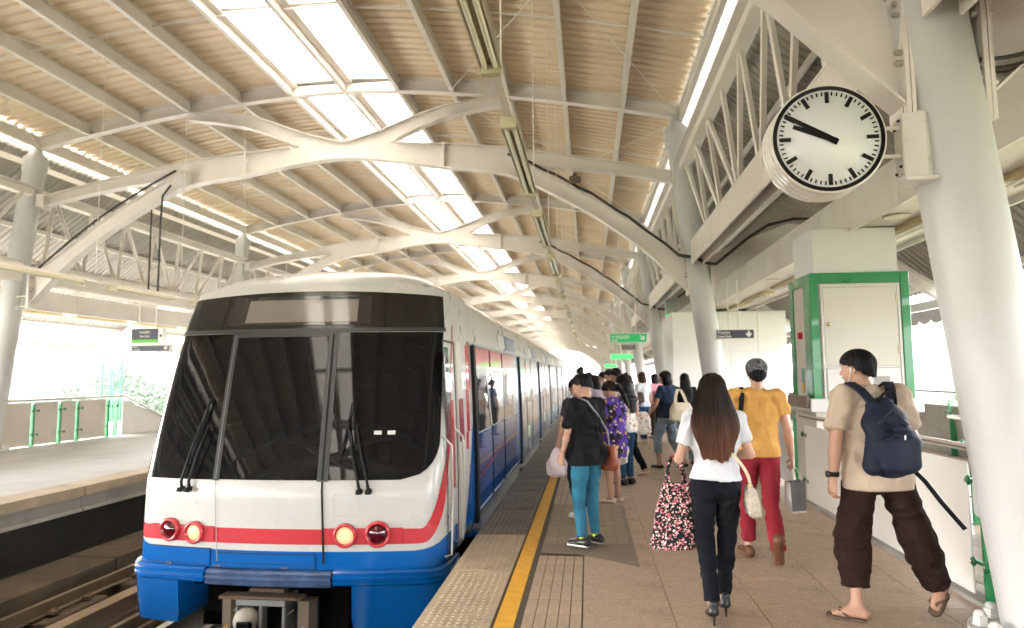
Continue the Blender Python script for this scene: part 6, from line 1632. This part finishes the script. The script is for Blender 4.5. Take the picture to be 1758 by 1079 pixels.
# 3. man with backpack (heading up-left, right leg trailing)
RZ3 = 12
def wl_(x, y, z):      # world offset -> his local frame
    c_, s_ = math.cos(R(RZ3)), math.sin(R(RZ3)); return (x*c_+y*s_, -x*s_+y*c_, z)
J = stand(pelvis=(.02, 0, .925), waist=(.01, .01, 1.08), chest=(0, .02, 1.27), neck=(-.01, .02, 1.425), head=(-.045, .06, 1.565), look=0.62, tilt=-0.10,
          shL=(-.185, .015, 1.375), shR=(.185, .0, 1.375), elL=(-.265, -.03, 1.12), wrL=(-.275, .01, .87), elR=(.255, -.02, 1.12), wrR=(.245, .12, .90),
          hipL=(-.085, .01, .91), hipR=(.105, -.01, .91), knL=wl_(-.15, .02, .50), anL=wl_(-.17, -.06, .085), hlL=wl_(-.13, -.07, .038), toeL=wl_(-.335, -.02, .034),
          knR=wl_(.22, -.03, .51), anR=wl_(.355, .03, .175), hlR=wl_(.395, .045, .185), toeR=wl_(.30, -.03, .045))
def untuck(F, g): pass
m3, hp3, g3 = person('stocky man with black bowl haircut, sand shirt, dark brown trousers and flip-flops', (1.89, 4.88), RZ3, J, 1.77, False, sand, 0.78, 0.80, choc, 0.20, skin, 'sandal', (mat('sandal_brown', (0.10, 0.06, 0.035), 0.6),), 'bowl', hairblk, 0.0105, 1.19, seed=3, curl=(1.2, 0.5), legfat=1.18, cuffw=0.080, kneew=0.086, collar=True, topw=0.0042, loose=0.006)
bpn = mat('navy_nylon', (0.006, 0.010, 0.028), 0.6, spec=0.25, var=0.15, vscale=6, bump=0.3, bscale=500)
bp = thing('backpack', 'dark navy backpack with a grab loop and loose strap on the stocky man\'s back', 'bag', (m3.location.x-0.075, m3.location.y-0.0, 0), R(RZ3)); bp.scale = m3.scale
F = Field((-.28, -.50, .78), (.32, .02, 1.50), 0.009)
F.chain([(.04, -.255, .99), (.035, -.265, 1.10), (.02, -.225, 1.24), (.01, -.20, 1.335)], [(.158, .085), (.162, .090), (.135, .072), (.09, .045)], k=0.0, join=0.03)
F.chain([(.045, -.335, .98), (.04, -.34, 1.12)], [(.115, .045), (.105, .038)], k=0.025); F.seg((-.10, -.26, .97), (-.095, -.26, 1.06), .05, .045, k=0.015)
F.seg((.02, -.37, 1.155), (.02, -.26, 1.30), (.085, .004), (.07, .004), k=0.0)
fmesh('pack_body', F, bpn, bp, (0.0065, 7, 11, (1, 1, 0.8)))
b = MB(); b.tube([(-.09, -.345, 1.13), (0.04, -.37, 1.165), (.155, -.345, 1.13)], .004, 6); b.tube([(-.085, -.295, 1.22), (.02, -.30, 1.315), (.125, -.295, 1.22)], .004, 6); b.build('zip', blackg, bp)
b = MB(); b.box((.035, -.378, 1.13), (.043, -.370, 1.165)); b.build('zip_pull', stainless, bp)
b = MB(); b.tube(crv((-.035, -.235, 1.36), (.02, -.34, 1.50), (.09, -.235, 1.35), 12), .0095, 8); b.build('grab_loop', blackc, bp)
for s in (-1, 1):
    o_ = .065
    ribbon([(s*.06+.02, -.21, 1.345), (s*.10+o_*.6, -.12, 1.43), (s*.13+o_, -.02, 1.472), (s*.135+o_, .08, 1.43), (s*.14+o_, .155, 1.30)], .062, bpn, 'shoulder_strap', bp, 0.014, (1, 0, 0))
ribbon([(.17, -.24, .99), (.20, -.22, .93), (.25, -.24, .87), (.31, -.28, .76), (.37, -.31, .67), (.42, -.33, .60)], .026, blackc, 'loose_strap', bp, 0.004, (0.5, -0.5, 0.5))
ribbon([(.175, -.20, 1.0), (.20, -.10, .98), (.205, .0, 1.02)], .026, blackc, 'lower_strap', bp, 0.004)
wl = local(m3, (-.274, .004, .895)); wt = thing('wristwatch', 'chunky black wristwatch on the stocky man\'s left wrist', 'watch', tuple(wl), R(RZ3))
b = MB(); b.lathe([(.034, -.016), (.036, -.012), (.036, .012), (.034, .016)], (0, 0, 0), 20); b.build('strap', black, wt); b = MB(); b.lathe([(.022, -.048), (.022, -.034)], (0, 0, 0), 18, 'x'); b.build('watch_case', blackg, wt)
ep = [hp3(-.087, .004, -.012), hp3(-.088, .012, -.04), hp3(-.07, .05, -.10), hp3(-.05, .09, -.19)]
ph = thing('earphones', 'white earphone with thin cable in the stocky man\'s left ear', 'earphones', tuple(m3.location), R(RZ3)); ph.scale = m3.scale
b = MB(); b.tube([hp3(-.087, .004, .004), hp3(-.088, .006, -.022)], [.006, .004], 8); b.build('earbud', whites, ph); b = MB(); b.tube(ep, .0015, 5); b.build('cable', whites, ph)
pr = local(m3, (.235, .17, .815)); phn = thing('mobile_phone', 'white phone in the stocky man\'s right hand', 'phone', tuple(pr), R(RZ3)); b = MB(); b.bbox((-.006, -.035, -.04), (.006, .035, .085), .004); b.build('phone_body', whites, phn)

# 4. woman in black with bun
J = stand(fem=True, look=0.30, tilt=-0.45, head=(0, .045, 1.56), elL=(-.235, .03, 1.12), wrL=(-.235, .10, .90), elR=(.23, .03, 1.12), wrR=(.19, .19, .99),
          knL=(-.09, .03, .49), anL=(-.085, -.01, .09), hlL=(-.085, -.065, .055), toeL=(-.11, .135, .045), knR=(.10, .03, .49), anR=(.12, .0, .09), hlR=(.12, -.055, .055), toeR=(.14, .145, .045))
w4, hp4, g4 = person('young woman in oversized black tee, teal jeans and black sneakers, hair in a topknot', (-.03, 6.55), 48, J, 1.63, True, blackc, 0.85, 0.80, tealj, 0.12, skin, 'sneaker', (blacks, whites), 'bun', hairblk, 0.0105, 1.02, seed=4, curl=(0.8, 0.7), cuffw=0.046, kneew=0.060, topw=0.006, loose=0.02, legfat=.97, tfold=0.0025)
b = MB()
for n in 'LR': a_ = np.array(J['an'+n]); b.tube([a_+(0, 0, .0), a_+(0, 0, .03)], .040, 12)
b.build('socks', mat('lime_sock', (0.55, 0.65, 0.05), 0.8), w4)
bl = mat('rust_leather', (0.26, 0.06, 0.022), 0.4, var=0.15, vscale=12)
hb4 = local(w4, (.20, -.09, .95)); rb = thing('shoulder_bag', 'rust-brown leather bag on a long strap at the hip of the woman in black', 'bag', (hb4.x, hb4.y, 0), R(48))
bag_loft('bag_body', [(.70, .03, .09, 0, 0), (.74, .04, .12, 0, 0), (.88, .04, .115, 0, 0), (.93, .02, .10, 0, 0)], bl, rb)
pts = [local(w4, p) for p in [(.20, -.13, .93), (.13, -.165, 1.12), (.0, -.16, 1.28), (-.085, -.10, 1.415), (-.10, 0.0, 1.445), (-.06, .10, 1.38)]]
b_ = ribbon([(p-Vector((hb4.x, hb4.y, 0))) for p in pts], .016, mat('grey_strap', (0.3,0.3,0.31), 0.5), 'strap', rb, .004, (1, 0, 0)); b_.rotation_euler = (0, 0, -R(48))
hc4 = local(w4, (.25, .04, .83)); ct = thing('black_cap', 'black cap clipped to the bag of the woman in black', 'hat', tuple(hc4)); b = MB(); b.lathe([(.095, -.02), (.092, .03), (.07, .075), (.02, .095)], (0, 0, -.06), 20, 'z'); b.build('crown', blackc, ct)
b = MB(); 
wrl = local(w4, (-.235, .09, .93)); br = thing('bracelet', 'thin dark bracelet on the left wrist of the woman in black', 'bracelet', tuple(wrl)); b = MB(); b.lathe([(.027, -.003), (.029, 0), (.027, .003)], (0, 0, 0), 16); b.build('band', mat('bronze_band', (0.2,0.1,0.05), 0.4, metal=.7), br)

# 5.. people queuing and passing (smaller in the picture)
def pperson(*a, **k):
    k.setdefault('res', 0.017); k.setdefault('detail', False); return person(*a, **k)
wbag = mat('white_plastic_film', (0.72, 0.71, 0.72), 0.35, bump=0.4, bscale=40)
pinkw = mat('pinkish_plastic_film', (0.66, 0.55, 0.60), 0.35, bump=0.4, bscale=40)
def pbag(label, p, s=1.0, m=wbag, seed=0):
    t = thing('plastic_bag', label, 'bag', (p[0], p[1], p[2]))
    bag_loft('bag_body', [(-.34*s, .05*s, .03*s, 0, 0), (-.31*s, .11*s, .07*s, 0, 0), (-.18*s, .12*s, .07*s, 0, 0), (-.08*s, .07*s, .04*s, 0, 0), (0, .02, .012, 0, 0)], m, t, 0.012*s, seed); return t
J = stand(fem=True, look=0.2, tilt=-0.4, elL=(-.23, .03, 1.12), wrL=(-.23, .10, .90), knL=(-.09, .0, .49), anL=(-.09, -.12, .09), hlL=(-.09, -.17, .04), toeL=(-.1, .03, .03), arm=(.15, .05))
w5, _, g5 = pperson('girl in black trousers and white shoes partly hidden behind the woman in black', (-.13, 7.95), 40, J, 1.57, True, cloth('dark_grey_cotton', (0.04,0.04,0.045)), .6, .86, blackj, .1, skin, 'sneaker', (whites, whites), 'short', hairblk, seed=5, detail=True, res=0.014, cuffw=.05, kneew=.062)
pbag('pinkish-white plastic bag hanging beside the yellow line left of the woman in black', tuple(local(w5, (-.24, .12, .84))), .95, pinkw, 1)
purp = floral('purple_gold_print', (0.07, 0.03, 0.24), [((0.02, 0.015, 0.02), 9, 0.46), ((0.62, 0.38, 0.06), 13, 0.28), ((0.62, 0.60, 0.68), 11, 0.20)], 10)
J = stand(fem=True, look=0.3, tilt=-0.55, head=(0, .05, 1.545), elR=(.23, .05, 1.12), wrR=(.18, .22, 1.05), elL=(-.22, .04, 1.12), wrL=(-.2, .2, 1.0))
w6, _, g6 = pperson('woman in purple and gold patterned dress and cream flats holding white bags', (.30, 8.85), 55, J, 1.55, True, purp, .7, .62, None, skinm=skin, shoe='flat', shoem=(creamsh,), hair='pony', seed=6, detail=True, res=0.014, loose=.025, fat=1.08, topw=0.007)
pbag('larger white plastic bag beside the woman in the patterned dress', tuple(local(w6, (.24, .10, .95))), 1.25, wbag, 2); pbag('small white plastic bag low beside the cap of the woman in black', tuple(local(w6, (-.12, .12, .80))), 1.0, wbag, 3)
fl2 = floral('orange_white_print', (0.72, 0.68, 0.64), [((0.50, 0.17, 0.05), 17, 0.30), ((0.42, 0.10, 0.18), 22, 0.22), ((0.55, 0.42, 0.08), 26, 0.18)], 10)
J = stand(fem=True, look=0.3, tilt=-0.4, head=(0, .045, 1.56), elL=(-.22, .04, 1.12), wrL=(-.16, .22, 1.12), arm=(.1, 0))
w7, _, g7 = pperson('woman with long black hair in white top with orange flowers and blue jeans', (.53, 10.25), 50, J, 1.62, True, fl2, .12, .80, bluej, .12, skin, 'sneaker', (blacks, blacks), 'long', seed=7, detail=True, res=0.014, loose=.012, cuffw=.05, kneew=.062)
lb_ = local(w7, (.2, -.08, .95)); t = thing('shoulder_bag', 'pale patterned cloth bag behind the woman in the flowered top', 'bag', (lb_.x+.08, lb_.y, 0)); bag_loft('bag_body', [(.72, .08, .04, 0, 0), (.76, .12, .06, 0, 0), (.95, .11, .05, 0, 0), (1.05, .05, .03, 0, 0)], fl2, t)
J = stand(look=.2, tilt=-.3, swing=.16); pperson('man in a beige shirt waiting behind the flowered-top woman', (.48, 11.9), 45, J, 1.72, False, cloth('light_beige_shirt', (0.6,0.54,0.46)), .7, .86, blackj, .1, skin2, 'sneaker', (creamsh, whites), 'short', seed=8)
J = stand(fem=True, look=.2, tilt=-.3, anR=(.1, -.25, .12), hlR=(.1, -.30, .06), toeR=(.12, -.12, .03), knR=(.1, -.02, .48)); pperson('woman in grey top and slim black trousers behind the flowered top', (.62, 11.2), 50, J, 1.60, True, cloth('warm_grey_top', (0.4,0.36,0.34)), .6, .86, blackj, .12, skin, 'flat', (creamsh,), 'bob', seed=9)
J = stand(fem=True, swing=.08); w10, _, g10 = pperson('brown-haired woman in white tee and blue jeans farther down the platform', (1.25, 16.2), 35, J, 1.66, True, whitec, .5, .88, bluej, .1, skin, 'flat', (creamsh,), 'bob', hairmid, seed=10)
hb_ = local(w10, (-.2, -.1, 1.05)); t = thing('handbag', 'small brown handbag on the arm of the woman in the white tee', 'bag', (hb_.x, hb_.y, 0)); bag_loft('bag_body', [(.95, .10, .05, 0, 0), (1.0, .13, .06, 0, 0), (1.16, .11, .05, 0, 0), (1.2, .08, .03, 0, 0)], mat('dark_brown_bag', (0.07,0.04,0.025), 0.5), t)
J = stand(fem=True); w11, _, g11 = pperson('woman in pink top with a navy bag right of the white tee woman', (1.66, 17.6), 30, J, 1.62, True, cloth('pink_top', (0.68,0.30,0.36)), .6, .9, cloth('umber_trousers', (0.05,0.03,0.02)), .08, skin, 'flat', (blacks,), 'bob', seed=11)
hb_ = local(w11, (.02, -.22, 1.0)); t = thing('shoulder_bag', 'navy cloth bag on the back of the woman in pink', 'bag', (hb_.x, hb_.y, 0)); bag_loft('bag_body', [(.85, .10, .05, 0, 0), (.9, .17, .07, 0, 0), (1.08, .15, .06, 0, 0), (1.2, .06, .03, 0, 0)], navyc, t)
J = stand(fem=True, look=.6, tilt=-.1, elL=(-.22, .06, 1.12), wrL=(-.22, .2, .96), knL=(-.09, .16, .50), anL=(-.09, .12, .085), hlL=(-.09, .065, .035), toeL=(-.1, .27, .03), knR=(.09, -.03, .50), anR=(.10, -.28, .13), hlR=(.10, -.32, .08), toeR=(.1, -.15, .03))
w12, _, g12 = pperson('woman in navy tee and cropped grey jeans striding with a cream tote', (1.33, 12.05), 45, J, 1.66, True, navyc, .55, .88, greyj, .27, skin2, 'flat', (blacks,), 'bob', seed=12, detail=True, res=0.014, cuffw=.062, kneew=.068, fat=1.05, legfat=1.02)
tb_ = local(w12, (.05, -.27, 1.0)); t = thing('tote_bag', 'large cream woven tote on the shoulder of the woman in navy', 'bag', (tb_.x, tb_.y, 0), R(10)); bag_loft('bag_body', [(.80, .13, .07, 0, 0), (.84, .21, .10, 0, 0), (1.0, .19, .09, 0, 0), (1.12, .14, .05, 0, 0)], mat('cream_weave', (0.62,0.54,0.40), 0.7, var=0.2, vscale=30), t)
for yy in (-.04, .04): ribbon(crv((-.10, yy, 1.10), (-.06, yy, 1.60), (.10, yy, 1.10), 10), .025, mat('cream_weave'), 'strap', t, .006, (1, 0, 0))
J = stand(fem=True); pperson('long-haired woman in dark clothes just right of the cream tote', (1.72, 12.6), 5, J, 1.62, True, blackc, 1.8, .88, greyj, .1, skin, 'flat', (blacks,), 'long', seed=13)
crowd = [(.12, 12.6, 1.60, 'f', (0.42,0.36,0.42)), (.02, 13.9, 1.66, 'm', (0.4,0.42,0.45)), (.45, 14.6, 1.72, 'm', (0.16,0.2,0.3)), (-.10, 15.6, 1.60, 'f', (0.55,0.5,0.48)), (.35, 17.2, 1.68, 'm', (0.3,0.25,0.2)), (.0, 19.0, 1.62, 'f', (0.10,0.12,0.2)), (.62, 20.5, 1.7, 'm', (0.45,0.42,0.4)), (1.3, 24.0, 1.68, 'f', (0.05,0.04,0.05))]
names = ['woman in mauve grey behind the queue\'s front row, near the train door', 'man in pale grey in the middle of the queue', 'man in slate blue at the outer side of the queue', 'woman in cream standing close to the train in the queue', 'man in brown far back in the queue', 'woman in dark blue at the very back of the queue', 'man in pale beige standing behind the queue', 'distant woman in black with a topknot walking down the platform']
protos = {}
for i, ((x, y, H_, sx_, c), lb_) in enumerate(zip(crowd, names)):
    J = stand(fem=sx_ == 'f', look=.2, tilt=-.2-.05*(i % 3), swing=.05*(i % 2)); bt = [blackj, bluej, choc][i % 3]
    pperson(lb_, (x, y), 30+12*(i % 3), J, H_, sx_ == 'f', cloth('crowd_top_%s' % 'abcdefghi'[i], c), .6, .86, bt, .1, [skin, skin2][i % 2], 'sneaker', (blacks, whites), ['bob', 'short', 'pony'][i % 3] if sx_ == 'f' else 'short', seed=20+i, res=0.022 if i < 8 else .016, hands=(y < 10), group='people queuing at the train doors' if i < 7 else None)
# ------------------------------------------------------------------ haze
hz = bpy.data.materials.new('pale_haze'); hz.use_nodes = True
nt = hz.node_tree; nt.nodes.clear(); ou = nt.nodes.new('ShaderNodeOutputMaterial'); pv = nt.nodes.new('ShaderNodeVolumePrincipled')
pv.inputs['Color'].default_value = (0.93, 0.96, 1.0, 1); pv.inputs['Density'].default_value = 0.0004; pv.inputs['Anisotropy'].default_value = 0.2
nt.links.new(pv.outputs[0], ou.inputs['Volume'])
b = MB(); b.box((-1600, -1600, -14), (1600, 1600, 22)); b.build('haze', hz, kind='stuff')
